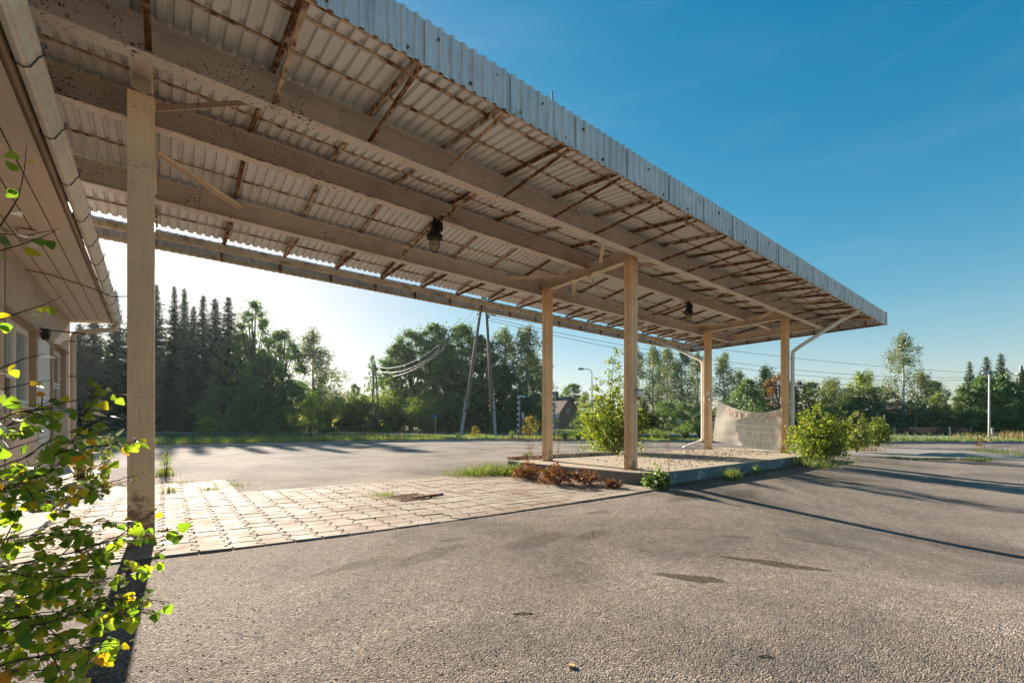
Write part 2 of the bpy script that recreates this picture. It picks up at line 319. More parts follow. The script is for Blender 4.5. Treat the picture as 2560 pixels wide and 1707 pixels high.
# ------------------------------------------------------------------ mesh helpers
class MB:
    def __init__(s): s.v = []; s.f = []; s.mi = []; s.cur = 0
    def add(s, vs, fs):
        o = len(s.v); s.v.extend(tuple(v) for v in vs)
        for f in fs: s.f.append(tuple(i + o for i in f)); s.mi.append(s.cur)
    def box(s, c, sz, rot=None):
        c = Vector(c); h = Vector(sz) / 2
        vs = [Vector((x * h.x, y * h.y, z * h.z)) for x in (-1, 1) for y in (-1, 1) for z in (-1, 1)]
        if rot is not None: vs = [rot @ v for v in vs]
        s.add([v + c for v in vs], [(0, 1, 3, 2), (4, 6, 7, 5), (0, 4, 5, 1), (2, 3, 7, 6), (0, 2, 6, 4), (1, 5, 7, 3)])
    def frame(s, p, q, up=(0, 0, 1)):
        p = Vector(p); q = Vector(q); d = (q - p).normalized(); u = Vector(up)
        if abs(d.dot(u)) > .98: u = Vector((1, 0, 0))
        r = d.cross(u).normalized(); u = r.cross(d).normalized(); return p, q, d, r, u
    def ext(s, prof, p, q, up=(0, 0, 1), cap=True):
        """sweep a closed profile [(right, up)] from p to q"""
        p, q, d, r, u = s.frame(p, q, up); n = len(prof)
        vs = [p + r * a + u * b for a, b in prof] + [q + r * a + u * b for a, b in prof]
        fs = [(i, (i + 1) % n, n + (i + 1) % n, n + i) for i in range(n)]
        if cap: fs += [tuple(range(n - 1, -1, -1)), tuple(range(n, 2 * n))]
        s.add(vs, fs)
    def bar(s, p, q, w, h, up=(0, 0, 1)):
        a, b = w / 2, h / 2; s.ext([(-a, -b), (a, -b), (a, b), (-a, b)], p, q, up)
    def ibeam(s, p, q, w, h, tf=.014, tw=.010, up=(0, 0, 1)):
        a = w / 2; s.ext([(-a, 0), (a, 0), (a, tf), (tw / 2, tf), (tw / 2, h - tf), (a, h - tf), (a, h), (-a, h), (-a, h - tf), (-tw / 2, h - tf), (-tw / 2, tf), (-a, tf)], p, q, up)
    def angle(s, p, q, w=.05, t=.006, up=(0, 0, 1), flip=1):
        pr = [(0, 0), (w * flip, 0), (w * flip, -t), (t * flip, -t), (t * flip, -w), (0, -w)]
        if flip < 0: pr = pr[::-1]
        s.ext(pr, p, q, up)
    def tube(s, pts, r, n=8, cap=True):
        pts = [Vector(p) for p in pts]; m = len(pts); rs = r if isinstance(r, (list, tuple)) else [r] * m
        vs = []; u = None
        for i, p in enumerate(pts):
            d = (pts[min(i + 1, m - 1)] - pts[max(i - 1, 0)])
            d = d.normalized() if d.length > 1e-9 else Vector((0, 0, 1))
            if u is None:
                u = Vector((0, 0, 1)) if abs(d.z) < .9 else Vector((1, 0, 0))
            u = (u - d * u.dot(d)).normalized(); w = d.cross(u)
            vs += [p + (u * math.cos(2 * math.pi * k / n) + w * math.sin(2 * math.pi * k / n)) * rs[i] for k in range(n)]
        fs = [(i * n + k, i * n + (k + 1) % n, (i + 1) * n + (k + 1) % n, (i + 1) * n + k) for i in range(m - 1) for k in range(n)]
        if cap: fs += [tuple(range(n - 1, -1, -1)), tuple(range((m - 1) * n, m * n))]
        s.add(vs, fs)
    def lathe(s, prof, c, n=16):
        c = Vector(c); m = len(prof)
        vs = [c + Vector((r * math.cos(2 * math.pi * k / n), r * math.sin(2 * math.pi * k / n), z)) for r, z in prof for k in range(n)]
        fs = [(i * n + k, i * n + (k + 1) % n, (i + 1) * n + (k + 1) % n, (i + 1) * n + k) for i in range(m - 1) for k in range(n)]
        fs += [tuple(range(n - 1, -1, -1)), tuple(range((m - 1) * n, m * n))]
        s.add(vs, fs)
    def mesh(s, name, mats, smooth=False):
        me = bpy.data.meshes.new(name); me.from_pydata([tuple(v) for v in s.v], [], s.f)
        for m in (mats if isinstance(mats, list) else [mats]): me.materials.append(m)
        if any(s.mi): me.polygons.foreach_set('material_index', s.mi)
        if smooth: me.polygons.foreach_set('use_smooth', [True] * len(me.polygons))
        me.update(); return me
    def build(s, name, mats, parent=None, smooth=False):
        return link(name, s.mesh(name, mats, smooth), parent)

def link(name, me, parent=None):
    o = bpy.data.objects.new(name, me); COL.objects.link(o)
    if parent is not None: o.parent = parent; o.matrix_parent_inverse = parent.matrix_basis.inverted() if False else Matrix.Translation(-Vector(parent.location))
    return o
def empty(name, loc=(0, 0, 0)):
    o = bpy.data.objects.new(name, None); o.location = loc; o.empty_display_size = .2; COL.objects.link(o); return o
def tag(o, label=None, cat=None, group=None, kind=None):
    if label: o['label'] = label
    if cat: o['category'] = cat
    if group: o['group'] = group
    if kind: o['kind'] = kind
    return o
def copy_tree(o, parent=None):
    c = o.copy(); COL.objects.link(c)
    if parent is not None: c.parent = parent
    for ch in list(o.children): copy_tree(ch, c)
    return c
def npmesh(name, V, nper, mats, F=None):
    """V (N*nper,3): N separate polygons of nper corners, or faces F"""
    V = np.asarray(V, np.float32); me = bpy.data.meshes.new(name); me.vertices.add(len(V)); me.vertices.foreach_set('co', V.ravel())
    if F is None: F = np.arange(len(V), dtype=np.int32).reshape(-1, nper)
    F = np.asarray(F, np.int32); nf, k = F.shape
    me.loops.add(nf * k); me.loops.foreach_set('vertex_index', F.ravel()); me.polygons.add(nf)
    me.polygons.foreach_set('loop_start', np.arange(nf, dtype=np.int32) * k); me.polygons.foreach_set('loop_total', np.full(nf, k, np.int32))
    for m in (mats if isinstance(mats, list) else [mats]): me.materials.append(m)
    me.update(calc_edges=True); me.validate(); return me
def unit(a): return a / np.maximum(np.linalg.norm(a, axis=-1, keepdims=True), 1e-9)
def leafquads(P, Dv, L, W, spread=1.0):
    """diamond leaves at P pointing along Dv, random roll"""
    n = len(P); Dv = unit(Dv); q = unit(rng.normal(size=(n, 3))); s = unit(np.cross(Dv, q)); nn = np.cross(s, Dv)
    L = np.broadcast_to(L, (n,))[:, None]; W = np.broadcast_to(W, (n,))[:, None]
    a = P; b = P + Dv * L * .45 + s * W * .5 + nn * W * .12; c = P + Dv * L; d = P + Dv * L * .45 - s * W * .5 + nn * W * .12
    return np.stack([a, b, c, d], 1).reshape(-1, 3)

# ------------------------------------------------------------------ ground, tarmac, paving, verge, road
def grid_sheet(name, xs, ys, zf, mat, mask=None):
    X, Y = np.meshgrid(xs, ys); Z = zf(X, Y); nx, ny = len(xs), len(ys)
    V = np.stack([X, Y, Z], -1).reshape(-1, 3); i = np.arange(nx * ny).reshape(ny, nx)
    F = np.stack([i[:-1, :-1], i[:-1, 1:], i[1:, 1:], i[1:, :-1]], -1).reshape(-1, 4)
    me = npmesh(name, V, 4, mat, F); me.polygons.foreach_set('use_smooth', [True] * len(me.polygons))
    return link(name, me)
g = MB(); g.add([(-400, -400, -.4), (400, -400, -.4), (400, 400, -.4), (-400, 400, -.4)], [(0, 1, 2, 3)])
tag(g.build('ground', M['soil']), kind='structure')
xs = np.concatenate([np.arange(-26, -4, 2.0), np.arange(-4, 24, .4), np.arange(24, 75, 1.5)])
ys = np.concatenate([np.arange(-26, -6, 2.0), np.arange(-6, 12, .4), np.arange(12, 36.1, 1.5)])
tag(grid_sheet('parking_lot', xs, ys, lotz, M['asphalt']), kind='structure')

# verge: kerb line on the tarmac side, road edge on the far side
KERB = [(-60, 33.5), (-30, 31), (-12, 29.2), (-.5, 28.4), (8, 27.3), (13, 26.6), (16.5, 25.6), (19.2, 24), (21.3, 21.8), (23.2, 19), (24.9, 16.4), (29, 11.6), (34.3, 6.4), (40.6, 1.2), (50, -6.5), (66, -20)]
ROADN = [(-100, 140), (-40, 93), (-10, 69.5), (6.5, 56.7), (12, 53), (17.6, 49.6), (22, 46), (26.2, 41.8), (30, 37), (34, 31), (38, 24.5), (42, 17), (46, 8.8), (52, -2), (60, -13), (80, -38)]
def dense(poly, step=.8):
    out = []
    for (a, b) in zip(poly[:-1], poly[1:]):
        n = max(1, int(math.dist(a, b) / step)); out += [(a[0] + (b[0] - a[0]) * i / n, a[1] + (b[1] - a[1]) * i / n) for i in range(n)]
    return out + [poly[-1]]
def resample(poly, n):
    p = np.array(poly, float); s = np.concatenate([[0], np.cumsum(np.hypot(*np.diff(p, axis=0).T))]); t = np.linspace(0, s[-1], n)
    return np.stack([np.interp(t, s, p[:, 0]), np.interp(t, s, p[:, 1])], 1)
K = resample(KERB, 260); RN = resample(ROADN, 260)
def strip(name, A, B, za, zb, mat, n=6, rough=0.0):
    V = []; m = len(A)
    for j in range(n + 1):
        t = j / n; P = A * (1 - t) + B * t
        z = za * (1 - t) + zb * t + (rng.normal(size=m) * rough if 0 < j < n else 0)
        V.append(np.column_stack([P, np.broadcast_to(z, (m,))]))
    V = np.concatenate(V); i = np.arange((n + 1) * m).reshape(n + 1, m)
    F = np.stack([i[:-1, :-1], i[:-1, 1:], i[1:, 1:], i[1:, :-1]], -1).reshape(-1, 4)
    me = npmesh(name, V, 4, mat, F); me.polygons.foreach_set('use_smooth', [True] * len(me.polygons)); return link(name, me)
def offset(P, d):
    t = np.gradient(P, axis=0); t /= np.hypot(t[:, 0], t[:, 1])[:, None]; return P + np.column_stack([-t[:, 1], t[:, 0]]) * d
K1 = offset(K, .14); RN1 = offset(RN, 8.0)
tag(strip('grass_verge', K1, RN, np.full(260, .155), np.full(260, .10), M['soil'], 14, .02), kind='structure')
tag(strip('road', offset(RN, -.05), RN1, np.full(260, .08), np.full(260, .08), M['road'], 2), kind='structure')
tag(strip('far_field', offset(RN, 7.9), offset(RN, 60), np.full(260, .075), np.full(260, .05), M['soil'], 10, .03), kind='structure')
kb = MB(); seg = 0
for i in range(0, 259):
    a, b, a1, b1 = K[i], K[i + 1], K1[i], K1[i + 1]; h = .13 + .012 * math.sin(i * 1.7)
    g_ = .012; a_ = a + (b - a) * g_; b_ = b - (b - a) * g_; a1_ = a1 + (b1 - a1) * g_; b1_ = b1 - (b1 - a1) * g_
    kb.add([(*a_, -.05), (*b_, -.05), (*b1_, -.05), (*a1_, -.05), (*(a_ + (a1_ - a_) * .12), h), (*(b_ + (b1_ - b_) * .12), h), (*b1_, h), (*a1_, h)], [(0, 1, 5, 4), (1, 2, 6, 5), (2, 3, 7, 6), (3, 0, 4, 7), (4, 5, 6, 7)])
tag(kb.build('kerb', M['concrete']), kind='structure')

# interlocking paving: every block its own island with zigzag ends
def pv_front(x): return np.interp(x, [-1.2, -.1, .6, 1.65, 3.5, 6.0, 7.2], [5.05, 5.04, 4.91, 4.76, 4.60, 4.545, 4.545])
def pv_back(x):
    if x < .93: return 11.0
    return float(np.interp(x, [.93, 1.0, 2.5, 5.2, 6.2, 7.3], [9.0, 8.85, 8.68, 8.42, 7.7, 5.0]))
pb = MB(); PX, PY, GAP = .262, .222, .0065
for j in range(0, 32):
    for i in range(-1, 33):
        x0 = -1.09 + i * PX; xm = x0 + PX / 2; yb = float(pv_front(xm)) + j * PY * (1 + 0 * xm)
        if yb + PY / 2 > pv_back(xm) or xm < -1.1 or xm > 6.95 - .1 * (yb - 5): continue
        if 2.78 < xm < 3.30 and 6.22 < yb + .1 < 6.78: continue
        sh = float(pv_front(x0 + PX) - pv_front(x0)); z = .016 + random.uniform(-.004, .004); tx, ty = random.uniform(-.012, .012), random.uniform(-.012, .012)
        a = .030 if (j % 2 == 0) else .030
        prof = [(0, a * .75), (.22, a * .75), (.40, -a), (.62, -a), (.80, a * .35), (1, a * .35)]
        x0 += (j % 2) * .008 + random.uniform(-.002, .002)
        Lp = [(x0 + GAP + o, yb + GAP + t * (PY - 2 * GAP)) for t, o in prof]
        Rp = [(x0 + PX - GAP + o, yb + sh + GAP + t * (PY - 2 * GAP)) for t, o in prof]
        n = len(prof); ring = Lp + Rp[::-1]
        zt = lambda p: z + (p[0] - xm) * tx + (p[1] - yb - PY / 2) * ty
        cx, cy = xm, yb + PY / 2
        ins = [(px + (cx - px) * .03, py + (cy - py) * .03) for px, py in ring]
        vs = [(px, py, -.03) for px, py in ring] + [(px, py, zt((px, py)) - .005) for px, py in ring] + [(px, py, zt((px, py))) for px, py in ins]
        m = len(ring); fs = []
        for k in range(m):
            k2 = (k + 1) % m; fs += [(k, k2 + 0, m + k2, m + k)[::-1], (m + k, m + k2, 2 * m + k2, 2 * m + k)[::-1]]
        for k in range(n - 1): fs.append((2 * m + k, 2 * m + k + 1, 2 * m + m - 2 - k, 2 * m + m - 1 - k)[::-1])
        pb.cur = 0; pb.add(vs, fs)
tag(pb.build('paving', M['paver']), kind='structure')
js = MB()
for i in range(-1, 30):
    x0, x1 = -1.1 + i * .27, -1.1 + (i + 1) * .27
    if x0 > 6.7: break
    y1 = min(pv_back(x0 + .13), pv_back(x1)); js.add([(x0, pv_front(x0) - .01, .005), (x1, pv_front(x1) - .01, .005), (x1, y1, .005), (x0, y1, .005)], [(0, 1, 2, 3)])
tag(js.build('joint_soil', M['joint']), kind='structure')
# bare strip between the building and the paving
ds = MB(); ds.add([(-1.72, -6, .006), (-1.14, -6, .006), (-1.14, 15.4, .006), (-1.95, 15.4, .006)], [(0, 1, 2, 3)]); tag(ds.build('soil_strip', M['dirt']), kind='structure')

# ------------------------------------------------------------------ raised island
ip = [(6.98, 8.95), (7.05, 7.2), (7.2, 5.5), (7.26, 5.12), (7.42, 4.93), (7.75, 4.85), (9.2, 4.81), (11.7, 4.80), (15.2, 4.77), (17.0, 4.75), (17.3, 4.9), (17.4, 5.3), (17.35, 8.3), (13.5, 8.5), (10.7, 8.72)]
island = tag(empty('concrete_island', (11, 6.8, 0)), 'long low concrete island carrying four canopy columns, dark sides with flaked patches', 'island')
b = MB(); n = len(ip); dn = dense(ip + [ip[0]], .5)[:-1]; n = len(dn)
zt = [.2455 + .004 * math.sin(3 * x + 2 * y) for x, y in dn]
cen = np.mean(np.array(ip), 0)
lowr = [(x + .03 * (x - cen[0]) / 5, y + .03 * (y - cen[1]) / 2) for x, y in dn]
b.add([(x, y, -.35) for x, y in lowr] + [(x, y, z - .015) for (x, y), z in zip(dn, zt)], [(i, (i + 1) % n, n + (i + 1) % n, n + i)[::-1] for i in range(n)])
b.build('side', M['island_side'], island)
b = MB(); ins = [(x + (cen[0] - x) * .004, y + (cen[1] - y) * .012) for x, y in dn]
b.add([(x, y, z - .015) for (x, y), z in zip(dn, zt)] + [(x, y, .2455) for x, y in ins], [(i, (i + 1) % n, n + (i + 1) % n, n + i)[::-1] for i in range(n)] + [tuple(range(2 * n - 1, n - 1, -1))])
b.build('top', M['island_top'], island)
b = MB(); b.bar((7.02, 9.0, .285), (10.9, 8.62, .285), .09, .075); b.bar((7.02, 9.08, .33), (10.6, 8.72, .335), .10, .02)
tag(b.build('timber_edging', M['rusty_less']), 'long weathered edging board lying on the far rim of the concrete island', 'board')

# crumbled mortar, leaf litter and grit lying on the island and the tarmac: uncountable
def rocks(name, pts, sizes, mat, flat=.6):
    base = np.array([(1, 0, 0), (-1, 0, 0), (0, 1, 0), (0, -1, 0), (0, 0, 1), (0, 0, -1)], float)
    fc = np.array([(0, 2, 4), (2, 1, 4), (1, 3, 4), (3, 0, 4), (2, 0, 5), (1, 2, 5), (3, 1, 5), (0, 3, 5)])
    n = len(pts); S = np.array(sizes)[:, None, None]; V = base[None] * rng.uniform(.5, 1.2, (n, 6, 1)) * S; V[:, :, 2] *= flat
    a = rng.uniform(0, 6.28, n); ca, sa = np.cos(a)[:, None], np.sin(a)[:, None]
    X = V[:, :, 0] * ca - V[:, :, 1] * sa; Y = V[:, :, 0] * sa + V[:, :, 1] * ca
    V = np.stack([X, Y, V[:, :, 2]], -1) + np.array(pts)[:, None, :]
    F = (fc[None] + (np.arange(n) * 6)[:, None, None]).reshape(-1, 3)
    return link(name, npmesh(name, V.reshape(-1, 3), 3, mat, F))
P = []; S = []
for cx, cy, sx, sy, k in [(12.8, 6.6, 1.8, .5, 420), (10.2, 5.6, 1.2, .35, 140), (7.8, 5.4, .3, .25, 90), (15.2, 6.5, 1.0, .8, 160), (11.5, 6.8, 2.6, 1.0, 260), (13.9, 7.6, 1.4, .4, 160)]:
    for _ in range(k):
        x, y = random.gauss(cx, sx), random.gauss(cy, sy)
        if 7.4 < x < 17.1 and 5.0 < y < 8.4: P.append((x, y, .25)); S.append(random.uniform(.008, .035) * (1.5 if random.random() < .08 else 1))
tag(rocks('mortar_rubble', P, S, M['dirt']), 'scattered crumbs of mortar and dry leaves on the concrete island', 'rubble', kind='stuff')
P = []; S = []
for _ in range(7500):
    r = 1.2 + 8 * random.random() ** 1.6; k = random.uniform(-1.1, 1.25); p = r * (FW + RT * k); x, y = p[0], p[1]
    if y > float(pv_front(np.clip(x, -1.2, 7.2))) - .03 and x < 7.6: continue
    if y > 4.6: continue
    P.append((x, y, float(lotz(x, y)) + .001)); S.append(random.choice([.003, .003, .004, .005, .006, .007]))
tag(rocks('grit', P, S, m_plain('grit_stone', (.30, .26, .21), .85, 0, .5, 30), .8), 'loose grit and pebbles lying on the tarmac', 'grit', kind='stuff')
P = []; S = []
for _ in range(700):
    x = random.uniform(7.5, 16); y = 4.72 - abs(random.gauss(0, .16)); P.append((x, y, float(lotz(x, y)) + .003)); S.append(random.uniform(.006, .03))
tag(rocks('dead_leaf_litter', P, S, m_plain('brown_litter', (.13, .075, .035), .9, 0, .5, 14), .3), 'brown leaf litter and plaster crumbs along the foot of the concrete island', 'litter', kind='stuff')

# ------------------------------------------------------------------ canopy
CX0, CX1 = -3.2, 19.3
YS0, YS1 = 3.82, 3.735          # south fascia line at x=0 and at the end
YN = 10.45; YB = {'S': 5.29, 'M': 6.92, 'N': 8.55}
ZB = {'S': 4.594, 'M': 4.818, 'N': 4.573}; BD = .335
def ysf(x): return YS0 + (YS1 - YS0) * x / CX1
def zsh(y): return 5.20 - (.133 * (6.9 - y) if y < 6.9 else .145 * (y - 6.9))
def xend(y): return 19.3 + (18.65 - 19.3) * (y - YS1) / (YN - YS1)
can = tag(empty('petrol_station_canopy', (8, 6.9, 0)), 'long rusting filling station canopy with corrugated roof on slim beige columns', 'canopy')
# corrugated roof, ribs running down the slope
PIT = .1306
def corr(name, rng_t, f, mat, parent, depth=.034, extra=None):
    """f(t, off) -> (low point, high point)"""
    b = MB(); prof = [(0, 0), (.56, 0), (.64, 1), (.90, 1), (1, 0)]; t = rng_t[0]; vs = []
    while t < rng_t[1]:
        for k, h in prof[:-1]:
            p, q = f(t + k * PIT, h * depth); vs += [p, q]
        t += PIT
    m = len(vs) // 2
    b.add(vs, [(2 * i, 2 * i + 2, 2 * i + 3, 2 * i + 1) for i in range(m - 1)])
    if extra: extra(b)
    return b.build(name, mat, parent)
corr('roof_sheet', (CX0, 19.25), lambda x, o: ((x, max(ysf(x) + .03, 3.7) if True else 0, zsh(ysf(x)) + .018 + o), (x, 6.93, 5.222 + o)), M['sheet'], can)
corr('roof_sheet', (CX0, 18.98), lambda x, o: ((x, 6.87, 5.214 + o), (x, min(10.09, 10.09), zsh(10.09) + .018 + o)), M['sheet'], can)
# fascia skirts; screw heads, lapped sheet ends and bent lower corners belong to the sheet itself
def fascia_bits(b):
    b.cur = 1
    for i in range(26):
        x = .36 + i * .7 + random.uniform(-.02, .02)
        for dx, z in ((0, 4.735), (.33, 4.98)):
            z -= .085 * x / CX1; b.box((x + dx, ysf(x) - .010, z), (.026, .022, .026), Matrix.Rotation(.7, 3, 'Y'))
    b.cur = 0
    for i in range(18):
        x = .9 + i * 1.045; z0 = 4.66 - .085 * x / CX1; k = random.uniform(.006, .016)
        b.add([(x, ysf(x) - .028, z0 - k), (x + .07, ysf(x) - .028 - k, z0 - k), (x + .07, ysf(x) - .028, z0 + .43), (x, ysf(x) - .026, z0 + .43)], [(0, 1, 2, 3)])
sf = corr('fascia', (CX0, CX1), lambda x, o: ((x, ysf(x) - o, 4.66 - .085 * x / CX1), (x, ysf(x) - o, 5.095 - .085 * x / CX1 + .006)), [M['fascia'], M['rusty']], can, .024, fascia_bits)
corr('fascia', (CX0, 18.62), lambda x, o: ((x, YN - o, 4.435), (x, YN - o, 4.812)), M['fascia_in'], can, .024)
L = math.hypot(.65, YN - YS1)
corr('fascia', (0, L), lambda t, o: ((xend(YS1 + t * (YN - YS1) / L) - o, YS1 + t * (YN - YS1) / L, 4.575 - .14 * t / L), (xend(YS1 + t * (YN - YS1) / L) - o, YS1 + t * (YN - YS1) / L, max(5.01 - .20 * t / L, zsh(YS1 + t * (YN - YS1) / L) + .07))), M['fascia_in'], can, .024)
for a, c_, m in [((CX1 + .01, YS1 - .03), 4.575, 'fascia'), ((18.66, YN + .02), 4.43, 'fascia_in')]:
    b = MB(); b.bar((a[0], a[1], c_ - .004), (a[0], a[1], c_ + (.437 if m == 'fascia' else .38)), .05, .05, (1, 0, 0)); b.build('corner_trim', M[m], can)
b = MB(); b.bar((CX0, YN - .035, 4.47), (18.6, YN - .035, 4.47), .03, .045); b.build('edge_rail', M['gutter'], can)
b = MB(); b.bar((xend(YS1) - .05, YS1 + .06, 4.60), (18.6, YN - .05, 4.46), .04, .045); b.build('edge_rail', M['rusty'], can)
b = MB(); b.bar((CX0, YS0 + .035, 4.70), (CX1 - .05, YS1 + .035, 4.615), .03, .04); b.build('edge_rail', M['rusty_less'], can)
# beams
for k in ('S', 'M', 'N'):
    b = MB(); b.ibeam((CX0, YB[k], ZB[k]), (18.34, YB[k], ZB[k]), .16, BD); b.build('beam', M['cream_beam'], can)
b = MB(); b.ibeam((18.28, YB['S'] + .09, 4.60), (18.28, YB['N'] - .09, 4.58), .13, .27); b.build('beam', M['cream'], can)
XC = [-.19, 7.73, 15.95]
for x in XC:
    b = MB(); b.ibeam((x, YB['S'] + .006, 4.652), (x, YB['N'] - .006, 4.640), .17, .245); b.build('crossbeam', M['cream'], can)
    for y in ('S', 'N'):
        for sx in (-1, 1):
            b = MB(); b.box((x + sx * .092, YB[y] + (.04 if y == 'S' else -.04), ZB[y] + BD / 2), (.010, .066, BD - .03)); b.build('stiffener', M['cream'], can)
    # flat knee braces in plan, from the beams to the crossbeam
    for y, s in (('S', 1), ('N', -1)):
        for sx in ((-1, 1) if x > 0 else (1,)):
            b = MB(); p = Vector((x + sx * 1.15, YB[y] + s * .09, 4.80)); q = Vector((x + sx * .09, YB[y] + s * 1.1, 4.80))
            b.angle(p, q, .065, .008, (0, 0, 1), sx * s); b.build('brace', M['cream'], can)
# rafters, struts, battens
NR = 18
rx = [-.17 + 1.045 * k for k in range(-2, NR)] + [18.62]
for x in rx:
    ye = ysf(x) + .05
    for a, c_ in (((x, ye, zsh(ye)), (x, 6.9, 5.2)), ((x, 6.9, 5.2), (x, 10.12, zsh(10.12)))):
        b = MB(); b.angle(a, c_, .058, .007, (0, 0, 1), 1); b.build('rafter', M['rusty'] if random.random() < .5 or x > 9 else M['rusty_less'], can)
for x in rx[:-1] + [18.3]:
    ye = ysf(x) + .10
    for a, c_ in (((x + .02, YB['S'] - .012, ZB['S'] + .085), (x + .02, ye, zsh(ye) - .075)), ((x + .02, YB['N'] + .012, ZB['N'] + .30), (x + .02, 10.05, zsh(10.05) - .20))):
        if c_[1] > 8: a = (x + .02, YB['N'] + .012, ZB['N'] + .085); c_ = (x + .02, 10.08, zsh(10.08) - .075)
        b = MB(); b.angle(a, c_, .05, .006, (0, 0, 1), -1); b.build('strut', M['rusty'] if random.random() < .7 else M['rusty_less'], can)
for x in (3.78, 12.1):
    b = MB(); b.angle((x, YB['N'] - .05, 4.625), (x, 6.92, 4.805), .06, .007); b.angle((x, 6.918, 4.805), (x, YB['S'] + .05, 4.80), .06, .007); b.build('lamp_rail', M['rusty_less'], can)
for y in (4.22, 4.78, 5.95, 6.45, 7.5, 8.05, 9.15, 9.65):
    b = MB(); b.bar((CX0, y, zsh(y) + .004), (18.7, y, zsh(y) + .004), .032, .022); b.build('batten', M['rusty_less'], can)
# studs behind the north and end fascias
for x in rx:
    b = MB(); b.bar((x, YN - .045, 4.44), (x, YN - .045, 4.80), .045, .03, (1, 0, 0)); b.build('fascia_stud', M['rusty'], can)
for i in range(9):
    y = 4.25 + i * .76; b = MB(); b.bar((xend(y) - .045, y, 4.57 - .02 * (y - 4)), (xend(y) - .045, y, 4.93 - .02 * (y - 4)), .045, .03, (0, 1, 0)); b.build('fascia_stud', M['rusty'], can)
# gutter on the sunny side, with its own fall pipe
b = MB(); pr = [(-.075, .06), (-.05, -.055), (.05, -.055), (.075, .06), (.067, .06), (.044, -.047), (-.044, -.047), (-.067, .06)]
b.ext(pr, (CX0, 10.27, 4.645), (18.5, 10.27, 4.635)); gut = b.build('gutter', M['gutter'], can)
b = MB(); b.tube([(16.02, 10.27, 4.60), (16.02, 10.22, 4.50), (16.0, 9.6, 4.22), (15.97, 8.60, 3.66), (15.96, 8.47, 3.55), (15.96, 8.45, 3.4), (15.96, 8.45, .70), (15.96, 8.48, .58), (15.93, 8.62, .50), (15.80, 9.06, .30), (15.78, 9.14, .275)], .052, 12)
b.build('downpipe', M['white_paint'], can, True)
b = MB(); b.tube([(17.0, 3.92, 4.72), (16.95, 3.98, 4.66), (16.7, 4.25, 4.50), (16.06, 5.30, 3.66), (16.0, 5.42, 3.54), (16.0, 5.43, 3.38), (16.0, 5.43, .55), (16.03, 5.40, .40), (16.2, 5.2, .30)], .058, 12)
b.build('downpipe', M['white_paint'], can, True)
for x, y, zs in ((15.96, 8.45, (3.42, 1.9, .9)), (16.0, 5.43, (3.36, 1.95, 1.55, .75))):
    for z in zs:
        b = MB(); b.lathe([(.066, -.02), (.066, .02)], (x, y, z), 12); b.build('pipe_clip', M['white_pvc'], can)
b = MB(); b.tube([(5.75, 6.0, 5.1), (5.75, 6.0, 7.52)], .014, 6); b.build('mast', M['wire'], can)
# columns: two channels toe to toe, a dark slot down the middle of two faces
def column(x, y, z0, z1, w=.19, t=.2, plain=False, base=True):
    c = MB()
    if plain:
        c.box((x, y, (z0 + z1) / 2), (w, t, z1 - z0)); o = c.build('column', M['cream_col'], can)
    else:
        h = z1 - z0; a = w / 2; bb = t / 2; g_ = .009; dp = .022
        pr = [(-a, -bb), (-g_, -bb), (-g_, -bb + dp), (g_, -bb + dp), (g_, -bb), (a, -bb), (a, -g_), (a - dp, -g_), (a - dp, g_), (a, g_), (a, bb), (g_, bb), (g_, bb - dp), (-g_, bb - dp), (-g_, bb), (-a, bb), (-a, g_), (-a + dp, g_), (-a + dp, -g_), (-a, -g_)]
        c.ext(pr, (x, y, z0), (x, y, z1), (0, 1, 0)); o = c.build('column', M['cream_col'], can)
    if base:
        q = MB(); q.box((x, y, z0 + .006), (w + .1, t + .1, .012)); q.build('base_plate', M['rusty'], can)
    return o
for x, y in ((7.70, 8.22), (7.63, 5.60), (15.93, 8.22), (15.95, 5.63)): column(x, y, .2455, 4.652)
column(-.19, 5.70, .0, 4.44, .205, .20, True, True)
b = MB(); b.box((-.19, 5.70, 4.445), (.225, .23, .014)); b.build('head_plate', M['rusty_less'], can)
b = MB(); b.ibeam((-.19, 5.70, 4.452), (-.19, 5.70, 4.652), .15, .15, .012, .01, (0, 1, 0)); b.build('stub', M['cream'], can)
# conduit along the middle beam and down the first crossbeam
b = MB(); b.tube([(-1.5, 6.80, 4.80), (7.45, 6.80, 4.80), (7.60, 6.80, 4.78), (7.615, 6.79, 4.66), (7.60, 6.78, 4.62)], .012, 6); b.tube([(7.60, 6.78, 4.625), (7.60, 8.05, 4.625), (7.60, 8.16, 4.60), (7.60, 8.17, 4.50)], .011, 6)
b.box((7.615, 6.75, 4.62), (.07, .10, .05)); b.build('conduit', M['rusty_less'], can)

